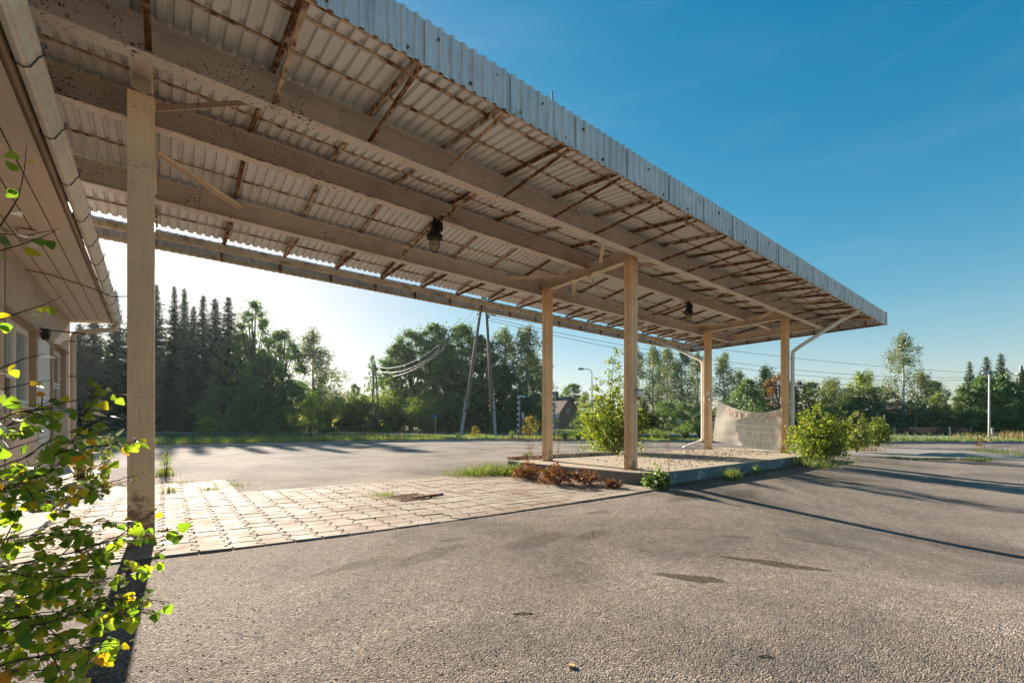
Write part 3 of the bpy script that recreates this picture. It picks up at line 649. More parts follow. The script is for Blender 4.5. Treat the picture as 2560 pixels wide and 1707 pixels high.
# ------------------------------------------------------------------ lamps under the canopy
def bulkhead(loc, label, s=1.0):
    r = tag(empty('caged_lamp', loc), label, 'lamp', 'caged lamps under the canopy')
    x, y, z = loc
    b = MB(); b.tube([(x - .02, y - .07, z + .42), (x + .06, y - .07, z + .43), (x + .09, y - .02, z + .42), (x + .09, y, z + .33)], .010, 6); b.build('bracket', M['rusty'], r)
    b = MB(); b.box((x, y, z + .40), (.05, .03, .14)); b.lathe([(.055, .0), (.06, .02), (.06, .14), (.05, .17), (.02, .18)], (x, y, z + .22), 14); b.box((x + .075, y - .02, z + .31), (.10, .10, .15)); b.build('junction_box', M['black_iron'], r)
    b = MB(); b.lathe([(.04, .26), (.055, .245), (.085, .22), (.115, .16), (.125, .13), (.125, .10), (.095, .085), (.085, .085)], (x, y, z), 20)
    for k in range(6):
        a = k * math.pi / 3; b.box((x + .125 * math.cos(a), y + .125 * math.sin(a), z + .115), (.035, .035, .055), Matrix.Rotation(a, 3, 'Z'))
    b.build('housing', M['black_iron'], r)
    b = MB(); b.lathe([(.068, .09), (.070, .0), (.062, -.06), (.045, -.10), (.02, -.12), (.003, -.125)], (x, y, z), 16); b.build('glass', M['lamp_glass'], r, True)
    b = MB()
    for k in range(8):
        a = k * math.pi / 4; ca, sa = math.cos(a), math.sin(a)
        b.tube([(x + rr * ca, y + rr * sa, z + zz) for rr, zz in ((.088, .09), (.09, .0), (.085, -.06), (.06, -.115), (.025, -.15), (.0, -.158))], .004, 5)
    for rr, zz in ((.091, .035), (.088, -.035)):
        b.tube([(x + rr * math.cos(a), y + rr * math.sin(a), z + zz) for a in np.linspace(0, 2 * math.pi, 21)], .004, 5)
    b.build('cage', M['black_iron'], r); return r
bulkhead(tuple(np.array([CX0 * 0 + 3.70, 6.84, 4.36])), 'nearer caged black lamp hanging from the middle beam')
bulkhead((12.10, 6.84, 4.36), 'farther caged black lamp hanging near the far columns with a cable')
b = MB(); p0 = Vector((7.75, 6.78, 4.60)); p1 = Vector((9.9, 6.9, 3.66)); p2 = Vector((12.06, 6.80, 4.52))
pts = [p0, p0 + Vector((.12, .0, -.16)), p0 + Vector((.34, .01, -.28))] + [p0.lerp(p1, t) + Vector((0, 0, -.06 * math.sin(t * 3.14))) for t in (.3, .5, .7, .9)] + [p1] + [p1.lerp(p2, t) + Vector((0, 0, -.06 * math.sin(t * 3.14))) for t in (.1, .3, .5, .7, .9)] + [p2]
b.tube(pts, .011, 6); tag(b.build('slack_cable', M['rusty_less']), 'slack cable drooping from the crossbeam to the farther caged lamp', 'cable')
# camera on the far column, little floodlight on the near one
c = tag(empty('security_camera', (15.95, 8.0, 2.2)), 'white security camera mounted on the far left column above the banner', 'camera')
b = MB(); rot = Matrix.Rotation(R(12), 3, 'X'); b.box((15.86, 7.98, 2.285), (.10, .40, .11), rot); b.box((15.86, 7.99, 2.35), (.13, .44, .015), rot); b.build('body', M['white_pvc'], c)
b = MB(); b.tube([(15.86, 8.08, 2.22), (15.86, 8.08, 2.13), (15.90, 8.12, 2.12)], .018, 8); b.build('bracket', M['steel'], c)
b = MB(); b.tube([(15.84, 8.10, 2.18), (15.83, 8.15, 2.0), (15.82, 8.26, 1.95), (15.83, 8.32, 2.08), (15.86, 8.33, 2.25)], .008, 6); b.build('cable', M['white_pvc'], c)
c = tag(empty('junction_box', (7.72, 5.46, 1.8)), 'small white box fixed high on the nearest island column', 'box')
b = MB(); b.box((7.70, 5.455, 1.83), (.10, .07, .145)); b.build('body', M['white_pvc'], c)
b = MB(); b.box((7.70, 5.45, 1.912), (.13, .10, .018)); b.build('cap', M['black_iron'], c)
b = MB(); b.tube([(7.71, 5.46, 1.76), (7.71, 5.46, 1.69)], .018, 8); b.build('sensor', M['rusty'], c)

# ------------------------------------------------------------------ banner between the far columns
TL, TR, BL, BR = np.array((16.22, 8.00, 2.07)), np.array((15.78, 5.67, 1.735)), np.array((16.20, 8.19, .565)), np.array((15.77, 5.69, .295))
def ban(u, w):
    """u 0..1 along the width, w 0..1 downwards"""
    top = TL * (1 - u) + TR * u - np.array([0, 0, .27 * (4 * u * (1 - u)) ** .85 * (1 + .3 * (u - .5))]); bot = BL * (1 - u) + BR * u - np.array([0, 0, .03 * math.sin(u * 3.14)])
    p = top * (1 - w) + bot * w
    fold = .015 * math.sin(6.0 * (w * 1.4 + .55 * u * (1 - w))) * (1 - u) ** 1.2 * (1 - w * .4) + .018 * math.sin(9 * (w + .9 * (1 - u) * (w - .2)) + 1.2) * u ** 1.5 * (1 - .3 * w)
    fold += .008 * math.sin(15 * u + 3 * w) + .006 * math.sin(24 * (w + .4 * u)) * (1 - abs(2 * u - 1))
    e = min(1, 6 * u + .1) * min(1, 6 * (1 - u) + .1); p[0] += fold * 1.5 * e - .05 * math.sin(u * 3.14) * math.sin(w * 3.14); return p
banner = tag(empty('sale_banner', (15.95, 6.8, 0)), 'faded white cloth banner seen from behind, tied between the two far columns', 'banner')
def m_cloth():
    t = NT('weathered_banner_cloth')
    c = t.mix(t.ramp(t.noise(2.2, 4), [(.3, 0), (.7, 1)]), (.90, .82, .70), (.78, .70, .58))
    wco = t.n("Mix", data_type='VECTOR'); wco.inputs[0].default_value = .2; nz = t.n("TexNoise"); nz.inputs['Scale'].default_value = 2; t.put(nz.inputs['Vector'], t.co()); t.put(wco.inputs[4], t.co((1, 2.6, .8))); t.put(wco.inputs[5], nz.outputs['Color'])
    ve = t.n("TexVoronoi", feature='DISTANCE_TO_EDGE'); ve.inputs['Scale'].default_value = .8; t.put(ve.inputs['Vector'], wco.outputs[1])
    c = t.mix(t.math('MULTIPLY', t.ramp(ve.outputs['Distance'], [(.003, 1), (.009, 0)]), .45), c, (.25, .22, .19))
    d = t.n("BsdfDiffuse"); t.put(d.inputs['Color'], c); tr = t.n("BsdfTranslucent"); t.put(tr.inputs['Color'], c)
    ms = t.n("MixShader"); ms.inputs[0].default_value = .5; t.put(ms.inputs[1], d.outputs[0]); t.put(ms.inputs[2], tr.outputs[0]); return t.done(ms.outputs[0])
nu, nw = 70, 40; V = [ban(i / nu, j / nw) for j in range(nw + 1) for i in range(nu + 1)]
ix = np.arange((nu + 1) * (nw + 1)).reshape(nw + 1, nu + 1); F = np.stack([ix[:-1, :-1], ix[:-1, 1:], ix[1:, 1:], ix[1:, :-1]], -1).reshape(-1, 4)
me = npmesh('cloth', V, 4, m_cloth(), F); me.polygons.foreach_set('use_smooth', [True] * len(me.polygons)); cl = link('cloth', me, banner)
def banner_text(txt, u1, w0, h, mat, name):
    """lettering that runs towards +Y when read from the road, so it is mirrored from here; u1 = left end seen from the road"""
    cu = bpy.data.curves.new('text', 'FONT'); cu.body = txt; cu.size = 1.0; cu.resolution_u = 3
    o = bpy.data.objects.new('text', cu); COL.objects.link(o); bpy.context.view_layer.update()
    me = o.to_mesh(); vs = [v.co.copy() for v in me.vertices]; fs = [tuple(p.vertices) for p in me.polygons]; o.to_mesh_clear(); bpy.data.objects.remove(o)
    wd = max(v.x for v in vs); out = []
    W_, H_ = 2.2, 1.15
    for v in vs:
        u = u1 - v.x * h * .78 / W_; w = w0 + (1 - v.y - .28) * h / H_; p = ban(min(max(u, 0), 1), min(max(w, 0), 1)); p[0] -= .006; out.append(p)
    mb = MB(); mb.add(out, fs); return mb.build(name, mat, cl)
red = m_plain('faded_red_print', (.66, .42, .33), .9, 0, .1); ink = m_plain('faded_grey_print', (.50, .47, .42), .9, 0, .1)
banner_text('PARDUODAMA', .985, .03, .34, red, 'heading')
banner_text('OVO TIO RAMMU XA', .95, .26, .17, ink, 'lettering'); banner_text('CENTRS SOMANO 20 am', .96, .42, .16, ink, 'lettering')
banner_text('87 212 9 77', .95, .58, .25, ink, 'lettering'); banner_text('8 29 70 7 77', .93, .80, .24, ink, 'lettering')
b = MB()
for p, q in (((15.90, 8.12, 2.10), TL), ((15.93, 5.73, 1.78), TR + np.array((0, .02, 0))), ((15.83, 8.13, .50), BL), ((15.85, 5.74, .55), BR)): b.tube([p, tuple(q)], .006, 5)
b.build('tie', M['wire'], banner)

# ------------------------------------------------------------------ building on the left (its wall runs slightly off the grid)
def wx(y): return -1.575 - .0195 * y
BA = -math.atan(.0195) * 0
def m_siding():
    t = NT('beige_siding_paint')
    c = t.mix(t.ramp(t.noise(1.2, 4), [(.3, 0), (.7, 1)]), (.56, .465, .375), (.48, .395, .315))
    c = t.mix(t.math('MULTIPLY', t.ramp(t.noise(6, 5, .7), [(.55, 0), (.8, 1)]), .3), c, (.2, .16, .12))
    return t.done(t.pbsdf(c, .55, 0, t.bump(t.noise(30, 3), .08, .004), .4))
M['siding'] = m_siding()
M['trim'] = m_plain('brown_trim_paint', (.30, .225, .16), .6, 0, .2, 4)
M['frame'] = m_plain('window_frame_paint', (.66, .62, .56), .5, 0, .12, 6)
M['door'] = m_plain('off_white_door_paint', (.70, .685, .65), .5, 0, .06, 3)
def m_glass():
    t = NT('frosted_window_glass'); c = t.mix(t.ramp(t.noise(40, 3, .6), [(.35, 0), (.65, 1)]), (.16, .24, .27), (.22, .30, .33))
    return t.done(t.pbsdf(c, .12, 0, t.bump(t.noise(90, 3), .12, .003), .7))
M['glass'] = m_glass(); M['darkglass'] = (lambda t: t.done(t.pbsdf((.03, .03, .03), .06, 0, None, .7)))(NT('dark_window_glass'))
bd = tag(empty('station_building', (-2.5, 8, 0)), 'low beige building with ribbed siding, wide eaves and a white gutter', 'building')
Y0, Y1, ZE = -4.0, 15.05, 3.66
OPEN = [(8.95, 10.82, 1.47, 2.76), (11.15, 12.50, .08, 2.80), (12.82, 14.14, 1.47, 2.80)]   # window, door, window
def ribbed(y0, y1, z0, z1):
    b = MB(); p = .105; prof = [(0, 0), (.46, 0), (.52, .036), (.94, .036), (1, 0)]; vs = []; y = y0
    while y < y1 - .002:
        for k, h in prof[:-1]:
            yy = min(y + k * p, y1); vs += [(wx(yy) + h, yy, z0), (wx(yy) + h, yy, z1)]
        y += p
    vs += [(wx(y1), y1, z0), (wx(y1), y1, z1)]; m = len(vs) // 2
    b.add(vs, [(2 * i, 2 * i + 2, 2 * i + 3, 2 * i + 1) for i in range(m - 1)]); return b
wl = MB(); cuts = sorted(OPEN); yy = Y0
for (a, c_, z0, z1) in cuts:
    for q in (ribbed(yy, a, .16, ZE), ribbed(a, c_, z1, ZE)) + ((ribbed(a, c_, .16, z0),) if z0 > .2 else ()): wl.add(q.v, q.f)
    yy = c_
q = ribbed(yy, Y1, .16, ZE); wl.add(q.v, q.f)
wl.add([(wx(Y1), Y1, .0), (-9, Y1 - .14, .0), (-9, Y1 - .14, ZE + .2), (wx(Y1), Y1, ZE + .2)], [(0, 1, 2, 3)]); wl.add([(wx(Y0), Y0, 0), (-9, Y0, 0), (-9, Y0, ZE + .2), (wx(Y0), Y0, ZE + .2)], [(3, 2, 1, 0)])
wl.add([(-9, Y0, 0), (-9, Y1, 0), (-9, Y1, ZE + .2), (-9, Y0, ZE + .2)], [(0, 1, 2, 3)])
wl.build('wall', M['siding'], bd)
b = MB()
b.add([(wx(Y0) + .20, Y0, -.02), (wx(Y1) + .20, Y1 + .1, -.02), (wx(Y1) + .02, Y1 + .1, .17), (wx(Y0) + .02, Y0, .17), (wx(Y0) - .1, Y0, .17), (wx(Y1) - .1, Y1 + .1, .17)], [(0, 1, 2, 3), (3, 2, 5, 4)]); b.build('plinth', M['concrete'], bd)
b = MB(); b.bar((wx(Y0) + .035, Y0, .165), (wx(11.14) + .035, 11.14, .165), .03, .035); b.build('drip_rail', M['trim'], bd)
def gx(y): return -.79 - .0175 * y
b = MB()                                    # soffit boards with dark joints
for k in range(4):
    a0 = k / 4; a1 = (k + 1) / 4
    f = lambda y, a: wx(y) - .02 + (gx(y) - .02 - wx(y)) * a
    z = lambda a: ZE + .02 + .10 * a
    b.add([(f(y, a) + d, y, z(a) + e) for y in (Y0, Y1 + .12) for a, d in ((a0, .007), (a1, -.007)) for e in (0, .02)], [(0, 2, 6, 4), (1, 5, 7, 3), (0, 4, 5, 1), (2, 3, 7, 6), (4, 6, 7, 5), (0, 1, 3, 2)])
b.build('soffit', M['siding'], bd)
b = MB(); b.add([(wx(Y0) - .02, Y0, ZE + .06), (gx(Y0), Y0, ZE + .16), (gx(Y1), Y1 + .13, ZE + .16), (wx(Y1) - .02, Y1 + .13, ZE + .06)], [(0, 1, 2, 3)])
b.add([(gx(Y0), Y0, ZE + .24), (-9.2, Y0, ZE + .75), (-9.2, Y1 + .13, ZE + .75), (gx(Y1), Y1 + .13, ZE + .24)], [(3, 2, 1, 0)])
b.add([(gx(Y1), Y1 + .13, ZE + .12), (-9.2, Y1 + .13, ZE + .12), (-9.2, Y1 + .13, ZE + .75), (gx(Y1), Y1 + .13, ZE + .24)], [(3, 2, 1, 0)])
b.build('roof', M['trim'], bd)
b = MB(); b.bar((gx(Y0) + .0, Y0, ZE + .17), (gx(Y1) + .0, Y1 + .13, ZE + .17), .02, .16); b.build('fascia_board', M['trim'], bd)
gp = [(0, .10), (.0, -.02), (.015, -.05), (.05, -.065), (.065, -.045), (.082, -.045), (.10, -.01), (.115, .02), (.115, .05), (.135, .055), (.14, .10), (.132, .10), (.127, .065), (.105, .06), (.09, -.005), (.06, -.035), (.02, -.035), (.01, .10)]
b = MB(); b.ext([(p, q) for p, q in gp][::1], (gx(Y0) + .02, Y0, ZE + .17), (gx(Y1) + .02, Y1 + .22, ZE + .17)); gt = b.build('gutter', M['frame'], bd)
for i in range(13):
    y = 2.6 + i * 1.02 + random.uniform(-.05, .05); b = MB(); x = gx(y) + .02; z = ZE + .17
    b.tube([(x - .01, y, z + .0), (x + .005, y, z - .055), (x + .05, y, z - .073), (x + .085, y, z - .055), (x + .125, y, z + .03), (x + .15, y, z + .06), (x + .150, y, z + .115)], .0055, 5)
    if i % 3: b.tube([(x + .15 + .016 * math.cos(a), y, z + .13 + .016 * math.sin(a)) for a in np.linspace(0, 6.28, 9)], .005, 5)
    b.build('hook', M['wire'], gt)
b = MB(); ye = 14.95; xw = wx(ye) + .10
b.tube([(gx(ye) + .08, ye, ZE + .12), (gx(ye) + .08, ye, ZE + .03), (gx(ye) + .05, ye, ZE - .05), (gx(ye) - .05, ye, ZE - .09), (xw + .12, ye, ZE - .22), (xw + .03, ye, ZE - .26), (xw, ye, ZE - .36), (xw, ye, .25), (xw + .02, ye, .18)], .056, 14); dp = b.build('downpipe', M['siding'], bd, True)
for z in (2.35, 1.0, 3.2):
    b = MB(); b.lathe([(.063, -.012), (.063, .012)], (xw, ye, z), 14); b.box((xw - .06, ye - .06, z), (.09, .02, .02)); b.build('clip', M['black_iron'], dp)
b = MB(); b.bar((wx(Y1) + .012, Y1 - .02, .1), (wx(Y1) + .012, Y1 - .02, ZE), .05, .05, (0, 1, 0)); b.build('corner_trim', M['frame'], bd)
def window(y0, y1, z0, z1, sashes, name='window', deep=.10):
    """recess, brown reveal, frame and panes; sashes = [(y0, y1, z0, z1, glass)] as fractions"""
    xa = wx((y0 + y1) / 2); b = MB(); t = .05
    fr = xa - deep + .03
    for (ya, yb, za, zb) in ((y0, y0 + .07, z0, z1), (y1 - .07, y1, z0, z1), (y0 + .071, y1 - .071, z1 - .06, z1), (y0 + .071, y1 - .071, z0, z0 + .06)):
        b.box((fr, (ya + yb) / 2, (za + zb) / 2), (.06, yb - ya, zb - za))
    w = b.build(name, M['frame'], bd)
    b = MB()
    for (ya, yb, za, zb) in ((y0 - .012, y0 + .006, z0, z1), (y1 - .006, y1 + .012, z0, z1), (y0 - .012, y1 + .012, z1 - .006, z1 + .01)):
        b.box((xa - .03, (ya + yb) / 2, (za + zb) / 2), (.155, yb - ya, zb - za))
    b.bar((xa + .10, y0 - .06, z1 + .02), (xa + .10, y1 + .06, z1 + .02), .09, .02) if False else b.box((xa + .055, (y0 + y1) / 2, z1 + .024), (.10, y1 - y0 + .12, .022), Matrix.Rotation(R(8), 3, 'Y'))
    b.build('reveal', M['trim'], w)
    b = MB(); b.box((xa + .02, (y0 + y1) / 2, z0 - .012), (.14, y1 - y0 + .06, .022), Matrix.Rotation(R(6), 3, 'Y')); b.build('sill', M['frame'], w)
    for (a, c_, d, e, gl) in sashes:
        Yc0, Yc1 = y0 + .07 + (y1 - y0 - .14) * a, y0 + .07 + (y1 - y0 - .14) * c_; Zc0, Zc1 = z0 + .06 + (z1 - z0 - .12) * d, z0 + .06 + (z1 - z0 - .12) * e
        s = MB()
        for (ya, yb, za, zb) in ((Yc0, Yc0 + t, Zc0, Zc1), (Yc1 - t, Yc1, Zc0, Zc1), (Yc0 + t + .001, Yc1 - t - .001, Zc1 - t, Zc1), (Yc0 + t + .001, Yc1 - t - .001, Zc0, Zc0 + t)):
            s.box((fr + .012, (ya + yb) / 2, (za + zb) / 2), (.055, yb - ya, zb - za))
        s.build('frame', M['frame'], w)
        s = MB(); s.box((fr - .005, (Yc0 + Yc1) / 2, (Zc0 + Zc1) / 2), (.012, Yc1 - Yc0 - 2 * t + .01, Zc1 - Zc0 - 2 * t + .01)); s.build('pane', gl, w)
    return w
window(*OPEN[0], [(.52, 1, 0, 1, M['glass']), (0, .50, .36, 1, M['glass']), (0, .50, 0, .34, M['darkglass'])])
window(*OPEN[2], [(0, 1, .42, 1, M['darkglass']), (.10, .90, 0, .40, M['darkglass'])])
y0, y1, z0, z1 = OPEN[1]; xa = wx((y0 + y1) / 2)
b = MB(); b.box((xa - .02, (y0 + y1) / 2, (z0 + z1) / 2), (.06, y1 - y0 - .10, z1 - z0 - .05)); dr = b.build('door', M['door'], bd)
b = MB()
for (ya, yb, za, zb) in ((y0, y0 + .05, z0, z1), (y1 - .05, y1, z0, z1), (y0 - .04, y1 + .04, z1 - .025, z1 + .03)): b.box((xa - .005, (ya + yb) / 2, (za + zb) / 2), (.11, yb - ya, zb - za))
b.build('frame', M['trim'], dr)
b = MB(); b.box((xa + .02, y0 + .14, 1.02), (.02, .05, .20)); b.tube([(xa + .02, y0 + .14, 1.06), (xa + .07, y0 + .14, 1.06), (xa + .07, y0 + .26, 1.06)], .010, 6); b.build('handle', M['black_iron'], dr)
b = MB(); b.box((xa + .08, y0 + .25, z1 + .05), (.16, .20, .11)); b.lathe([(.05, -.08), (.06, 0), (.03, .03)], (xa + .10, y0 + .28, z1 + .0), 10)
for dy in (.22, .30): b.tube([(xa + .05, y0 + dy, z1 + .10), (xa + .62, y0 + dy + .10, z1 + .10)], .008, 5)
b.build('lamp_bracket', M['black_iron'], bd)
# round lamp under the soffit
b = MB(); lx, ly, lz = wx(8.4) + .34, 8.4, ZE + .045; b.box((lx, ly, lz - .03), (.16, .20, .06)); b.lathe([(.10, .0), (.11, -.03), (.10, -.06)], (lx, ly, lz - .05), 16); lm = b.build('soffit_lamp', M['frame'], bd)
b = MB(); b.lathe([(.088, -.05), (.09, -.09), (.07, -.14), (.04, -.165), (.005, -.17)], (lx, ly, lz - .05), 16); b.build('globe', (lambda t: t.done(t.pbsdf((.5, .47, .42), .12, 0, None, .7)))(NT('dull_globe_glass')), lm, True)
b = MB(); b.tube([(wx(10.2) + .02, 10.2, ZE - .18), (wx(10.2) + .03, 10.2, ZE - .02), (wx(10.4) + .25, 10.45, ZE + .02), (gx(11.2) - .1, 11.2, ZE + .06), (gx(11.4) + .17, 11.35, ZE - .02), (gx(11.6) + .5, 11.4, ZE + .06), (-.2, 9.6, 4.3), (-.19, 8.62, 4.62)], .011, 6); tag(b.build('overhead_cable', M['wire']), 'dark cable running under the eaves and across to the canopy', 'cable')
# step and edging kerb in front of the door
b = MB(); bx = [(-1.50, 8.95), (-1.12, 8.95), (-1.10, 10.25), (-1.55, 10.25)]
b.add([(x, y, -.03) for x, y in bx] + [(x, y, .125) for x, y in bx], [(0, 1, 5, 4), (1, 2, 6, 5), (2, 3, 7, 6), (3, 0, 4, 7), (4, 5, 6, 7)])
st = tag(empty('door_step', (-1.3, 9.6, 0)), 'small concrete step beside the building with a rusty front edge', 'step'); b.build('block', M['concrete'], st)
b = MB(); b.bar((-1.51, 8.925, .085), (-1.13, 8.925, .085), .05, .09); b.build('nosing', M['rusty'], st)
b = MB(); b.bar((-1.105, 8.96, .13), (-1.085, 10.2, .13), .07, .02); b.build('edge_slab', M['paver'], st)
eg = MB()
y = 2.0
while y < 8.8: eg.box((-1.125 + random.uniform(-.01, .01), y + .24, .01), (.075, .47, .10)); y += .49
tag(eg.build('edging_kerb', M['concrete']), kind='structure')
# drain grate in the paving
dg = tag(empty('drain_grate', (3.04, 6.5, 0)), 'rusty drain grate sunk in the pale paving with grass behind it', 'drain')
b = MB()
for i in range(9): b.bar((2.84, 6.30 + i * .05, .010), (3.24, 6.30 + i * .05 - .02, .010), .016, .02)
b.build('bars', M['rusty'], dg)
b = MB(); [b.bar(p, q, .03, .03) for p, q in (((2.82, 6.26, .012), (3.26, 6.24, .012)), ((2.82, 6.74, .012), (3.26, 6.72, .012)), ((2.82, 6.28, .012), (2.82, 6.72, .012)), ((3.26, 6.26, .012), (3.26, 6.70, .012)))]; b.build('frame', M['rusty'], dg)
b = MB(); b.bar((3.05, 6.36, .03), (3.62, 6.42, .03), .04, .03); tag(b.build('iron_bar', M['rusty']), 'short rusty iron bar lying beside the drain grate', 'bar')
# litter
b = MB(); q = at(1430, 1655, 2.15); q.z = float(lotz(q.x, q.y)) + .005; b.box(q, (.022, .028, .014), Matrix.Rotation(.6, 3, 'Z')); tag(b.build('paper_scrap', m_plain('orange_paper', (.62, .40, .18), .8)), 'small crumpled orange scrap on the tarmac in the foreground', 'litter')
b = MB(); q = at(1306, 1531, 2.75); q.z = float(lotz(q.x, q.y)) + .002; b.tube([q + Vector((-.05, .03, 0)), q + Vector((.0, .0, .004)), q + Vector((.05, -.04, 0))], .003, 5); tag(b.build('twig', M['bark']), 'dark thin twig lying on the tarmac in the foreground', 'twig')
b = MB(); q = at(1911, 1614, 2.25); q.z = float(lotz(q.x, q.y)) + .002; b.tube([q + Vector((-.03, .02, 0)), q + Vector((.0, .0, .004)), q + Vector((.02, -.03, 0))], .003, 5); tag(b.build('twig', M['drygrass']), 'pale straw stalk lying on the tarmac to the right of the orange scrap', 'twig')
# worn gravel patch with a low concrete hump at its right end
def gp0(u, v, z=0.0): d = (CH - z) * FPX / (v - HOR); return gnd(u, d, z)
def ripple(X, Y, a, b): return 1 - (X / a) ** 2 - (Y / b) ** 2
hm = grid_sheet('concrete_hump', np.linspace(-2.0, 2.0, 36), np.linspace(-1.25, 1.25, 26), lambda X, Y: .19 * np.clip(ripple(X, Y, 1.9, 1.15) + .06 * np.sin(X * 4 + 1) * np.cos(Y * 5), 0, 1) ** .8 - .02, m_concrete('worn_hump_concrete', (.25, .225, .195), (.36, .325, .28)))
hp_ = gp0(2428, 1140); hm.location = (hp_.x, hp_.y, 0); hm.rotation_euler = (0, 0, PHI - R(96)); tag(hm, 'low worn concrete hump in the tarmac to the right', 'hump')
ol = [(2085, 1131), (2100, 1120), (2170, 1117), (2260, 1118), (2350, 1122), (2420, 1126), (2470, 1134), (2478, 1146), (2440, 1149), (2380, 1146), (2300, 1146), (2230, 1144), (2160, 1142), (2110, 1139)]
b = MB(); b.add([(p.x + random.uniform(-.08, .08), p.y + random.uniform(-.08, .08), .016) for p in (gp0(u, v) for u, v in ol)], [tuple(range(len(ol) - 1, -1, -1))])
tag(b.build('gravel', m_concrete('pale_gravel', (.20, .175, .148), (.34, .30, .255), None, 3.0)), kind='structure')
b = MB(); q = [(19.6, 5.7), (30.5, 7.2), (30.5, 7.9), (19.4, 6.6)]
b.add([(x, y, -.05) for x, y in q] + [(x, y, .16) for x, y in q], [(0, 1, 5, 4), (1, 2, 6, 5), (2, 3, 7, 6), (3, 0, 4, 7), (4, 5, 6, 7)]); tag(b.build('traffic_island', M['concrete']), 'narrow kerbed strip overgrown by yellow shrubs beyond the concrete island', 'island')

# ------------------------------------------------------------------ trees: one prototype of each kind and variant, then copies
def blob_leaves(cent, sig, n, L, W, down=.35):
    C = np.repeat(cent, n, 0); S = np.repeat(sig, n)[:, None]
    o = rng.normal(size=C.shape); o = unit(o) * (np.abs(rng.normal(size=(len(C), 1))) * .62 + .15); P = C + o * S * np.array([1, 1, .8])
    D = unit(o + rng.normal(size=C.shape) * .6 + np.array([0, 0, -down])); l = rng.uniform(.7, 1.3, len(P)) * L
    return leafquads(P, D, l, l * W)
def decid(h, w, ncl, nl, L, z0=.22, top=.75, seed=0, W=.62, sig=.13, lean=0):
    """broad crown: clumps on an uneven envelope, bays between them"""
    g = np.random.default_rng(seed); cent = []; tries = 0
    ph = g.uniform(0, 6.28, 4)
    while len(cent) < ncl and tries < 20000:
        tries += 1; t = g.uniform(0, 1); z = z0 + (1 - z0) * t
        r = math.sin(math.pi * min(1, (t * .93 + .07)) ** top) ** .65; a = g.uniform(0, 6.28)
        lob = 1 + .22 * math.sin(3 * a + ph[0] + 4 * t) + .14 * math.sin(5 * a + ph[1] - 7 * t)
        rr = r * lob * (g.uniform(.15, 1) ** .45); p = np.array([rr * math.cos(a) * w / 2, rr * math.sin(a) * w / 2, z * h - .04 * h])
        if all(np.linalg.norm((p - q) / np.array([w, w, h * .8])) > .055 for q in cent): cent.append(p)
    cent = np.array(cent); sg = g.uniform(.7, 1.35, len(cent)) * sig * w * .55
    leaves = blob_leaves(cent, sg, nl, L, W)
    tr = MB(); tr.tube([(0, 0, -.2), (.02 * w, 0, h * .2), (0, .02 * w, h * .45), (.01 * w, 0, h * .88)], [h * .016 + .05, h * .013 + .03, h * .009 + .02, .02], 7)
    for p in cent[::3]:
        zs = max(h * .12, p[2] * .62 - .05 * h); b0 = Vector((0, 0, zs)); b1 = Vector(p); m = b0.lerp(b1, .5) + Vector((0, 0, -.03 * h)); tr.tube([b0, m, b1], [h * .006 + .015, h * .004 + .01, .01], 5)
    return tr, leaves
def birch(h, w, nb, seed=0, L=.2, z0=.22, dens=1.0, hang=.12):
    """slender crown of arching limbs with hanging strands, sky between"""
    g = np.random.default_rng(seed); P = []; D = []; tr = MB()
    tr.tube([(0, 0, -.2), (.05, .03, h * .3), (-.04, .05, h * .6), (.02, 0, h * .98)], [h * .012 + .04, h * .009 + .03, h * .006 + .01, .012], 7)
    for k in range(nb):
        t = g.uniform(0, 1) ** .85; z = h * (z0 + (1 - z0) * t * .95); a = g.uniform(0, 6.28)
        R_ = w / 2 * (math.sin(math.pi * min(1, t * .8 + .2)) ** .7) * g.uniform(.55, 1.1); up = h * .09 * g.uniform(.3, 1)
        e = np.array([math.cos(a) * R_, math.sin(a) * R_, z + up]); b0 = np.array([0, 0, z]); mid = (b0 + e) / 2 + np.array([0, 0, up * .5])
        tr.tube([b0, mid, e], [.04, .025, .008], 4)
        for s in range(int(9 * dens)):
            q = g.uniform(.25, 1.05); c = b0 * (1 - q) ** 2 + 2 * mid * q * (1 - q) + e * q * q + g.normal(size=3) * w * .03; ln = h * hang * g.uniform(.35, 1.2)
            m = int(12 * g.uniform(.6, 1.2)); tt = g.uniform(0, 1, m)[:, None]; sw = g.normal(size=3) * .12; sw[2] = -1
            P.append(c + sw * tt * ln + g.normal(size=(m, 3)) * .16); D.append(np.repeat(sw[None], m, 0) + g.normal(size=(m, 3)) * .6)
    P = np.concatenate(P); D = np.concatenate(D); l = g.uniform(.7, 1.3, len(P)) * L
    return tr, leafquads(P, D, l, l * .7)
